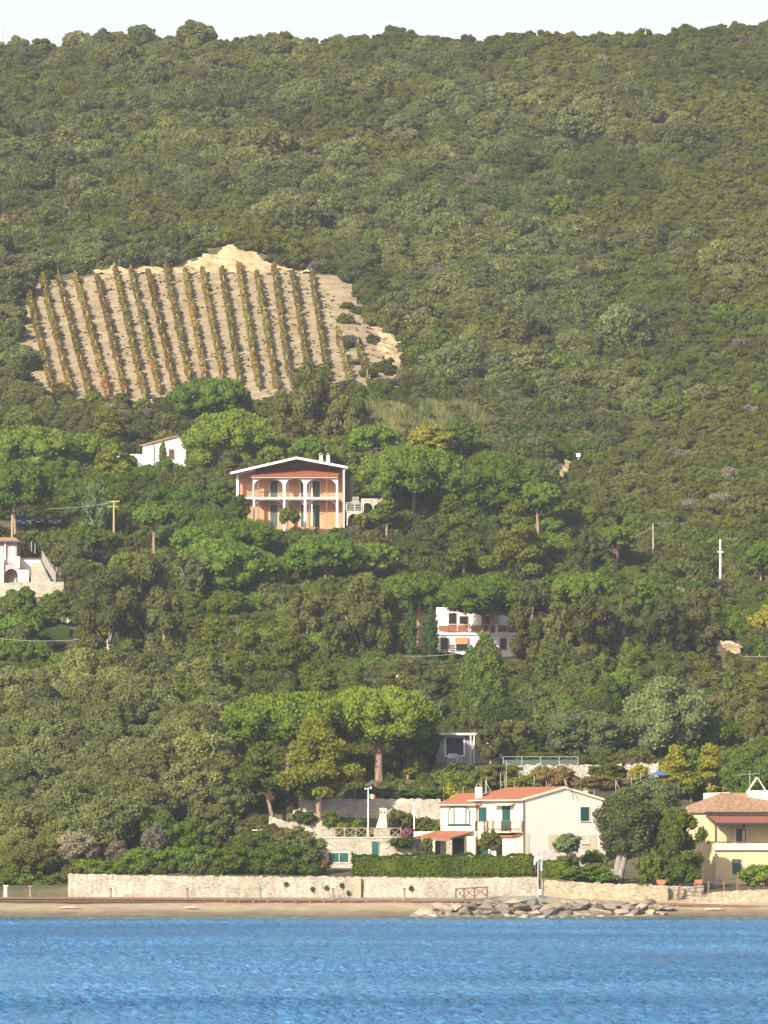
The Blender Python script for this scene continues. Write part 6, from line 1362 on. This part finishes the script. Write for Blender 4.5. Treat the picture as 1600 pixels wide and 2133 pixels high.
# smaller trees closing the gaps of the garden slope
rg = np.random.default_rng(77)
KU = {}
for nm, lay, mt, bk in (('aleppo_pine', 'aleppo', 'aleppo', BARK), ('eucalyptus', 'euc', 'euc', PALE), ('broadleaf_tree', 'round', 'cypress', GREYB), ('young_pine', 'round', 'stone', BARK)):
    KU[nm] = [unit_plant('crown', lay, mt, 200 + k + len(mt), 1, 1.0, 6000, .045, 1.7, .4) for k in range(2)]
occ = {}; Pm = np.concatenate([scatter(rg, 472, 500, 5.0, 480, 1650), scatter(rg, 500, 545, 4.6, 20, 1650), scatter(rg, 561, 640, 5.0, 130, 1250), scatter(rg, 561, 600, 5.0, 1250, 1650), scatter(rg, 628, 682, 5.4, -20, 1000)])
for k, (x, y) in enumerate(Pm):
    D = y + CAMD; u = 800 + F * x / D
    if (850 < u < 1160 and 505 < D < 560) or (470 < u < 810 and 590 < D < 606) or (60 < u < 150 and D < 560) or (u < 120 and 590 < D < 625) or (u > 735 and D > 635) or (265 < u < 400 and D > 625): continue
    nm = ('aleppo_pine', 'eucalyptus', 'broadleaf_tree', 'young_pine')[int(np.clip(2 + 1.6 * math.sin(x * .11 + D * .05) + rg.normal() * .7, 0, 3))]
    h = rg.uniform(2.4, 4.4); w = h * rg.uniform(.85, 1.15)
    if 820 < u < 1160 and 485 < D < 510: h *= .6
    o = root(nm, (x, y, float(terr(x, y))), 'x', 'tree', 'smaller trees filling the garden slope', rg.uniform(0, 6.28))
    bnd = ('below the row of eucalyptus', 'among the eucalyptus trees', 'between the two villas', 'beside the orange villa', 'between the orange villa and the vineyard')[int(np.searchsorted([500, 545, 590, 640], D))]
    kk = (nm, bnd); occ[kk] = occ.get(kk, 0) + 1
    o['label'] = '%s %s %s, counted uphill' % (ordn(occ[kk]), {'aleppo_pine': 'small feathery pine', 'eucalyptus': 'small eucalyptus', 'broadleaf_tree': 'small dark round tree', 'young_pine': 'small rounded young pine'}[nm], bnd)
    c = mobj('crown', KU[nm][k % 2], o, (0, 0, .12 * h)); c.scale = (w, w, h * .9); t = mobj('trunk', tr[k % 3], o); t.scale = (w * .8, w * .8, h)

T('broadleaf_tree', 1022, 1508, 1592, 80, 1578, 'thin brownish tree screening the right half of the grey house', D=460.5, mat='euc', dens=.8, layout='euc')
T('broadleaf_tree', 888, 1512, 1592, 60, 1585, 'dark tree against the left wall of the grey house', D=461, mat='cypress')
T('shrub', 790, 1058, 1095, 60, 1094, 'bush in front of the arches right of the orange villa', 'shrub', mat='aleppo', D=600)
T('shrub', 752, 1068, 1098, 36, 1097, 'small bush at the foot of the slatted rail', 'shrub', mat='aleppo', D=600)
T('shrub', 592, 1060, 1094, 22, 1093, 'slim green shrub in front of the left arch of the orange villa', 'shrub', mat='aleppo', D=603)
T('shrub', 613, 1060, 1094, 24, 1093, 'green shrub in front of the middle arch of the orange villa', 'shrub', mat='green', D=603)
T('shrub', 497, 1030, 1096, 50, 1095, 'large dark green bush at the left corner of the orange villa', 'shrub', mat='green', D=603)
for i, (px, w) in enumerate(((70, 60), (118, 50), (150, 50))): T('shrub', px, 1106, 1142, w, 1140, '%s dark bush on the bank below the parked cars' % ('left', 'middle', 'right')[i], 'shrub', mat='green', D=596)

T('shrub', 925, 1588, 1645, 80, 1644, 'dark shaded shrub mass on the bank below the left half of the grey house', 'shrub', mat='cypress', D=456.5)
T('shrub', 975, 1592, 1645, 60, 1644, 'dark shaded shrub below the veranda posts of the grey house', 'shrub', mat='darkcyp', D=456.8)
T('shrub', 1268, 1795, 1832, 40, 1830, 'dark bush behind the upturned dinghy', 'shrub', mat='euc', D=415)
T('shrub', 1235, 1770, 1812, 60, 1810, 'dark green bush against the low garden wall', 'shrub', mat='green', D=418.5)

T('aleppo_pine', 806, 1022, 1098, 64, 1090, 'yellow green pine closing the right end of the arched stone terrace', D=600)
T('shrub', 1130, 1598, 1642, 60, 1640, 'green shrub in front of the white rubble wall', 'shrub', mat='aleppo', D=455)
T('shrub', 1262, 1588, 1640, 90, 1638, 'dark green shrub overhanging the middle of the white rubble wall', 'shrub', mat='green', D=456)
T('shrub', 1330, 1592, 1640, 50, 1638, 'yellowish shrub near the right end of the white rubble wall', 'shrub', mat='lime', D=455)
for i, (px, py, w, a) in enumerate(((145, 1888, .95, .05), (398, 1884, .6, -.1), (1490, 1893, .9, .15))):
    g = at(px, py, 403.6 if i < 2 else 403.0); g.z = float(np.interp(g.y, [0, 3, 5.5], [0, .5, 1.05])) + .04
    o = root('driftwood', g, ('long pale driftwood trunk on the sand at the left', 'short pale driftwood piece on the sand below the second timber post', 'bleached driftwood on the sand at the right end of the beach')[i], 'driftwood', None, a)
    MB().tube([(-w, 0, .05), (-w * .3, .05, .12), (w * .4, -.03, .09), (w, .02, .04)], [.05, .09, .08, .03], 7).build('log', PALE, o, smooth=True); MB().tube([(w * .2, 0, .1), (w * .45, .25, .3)], [.04, .015], 5).build('branch', PALE, o)

T('eucalyptus', 1160, 1250, 1430, 70, 1410, 'slim feathery eucalyptus right of the one covering the villa', D=525)
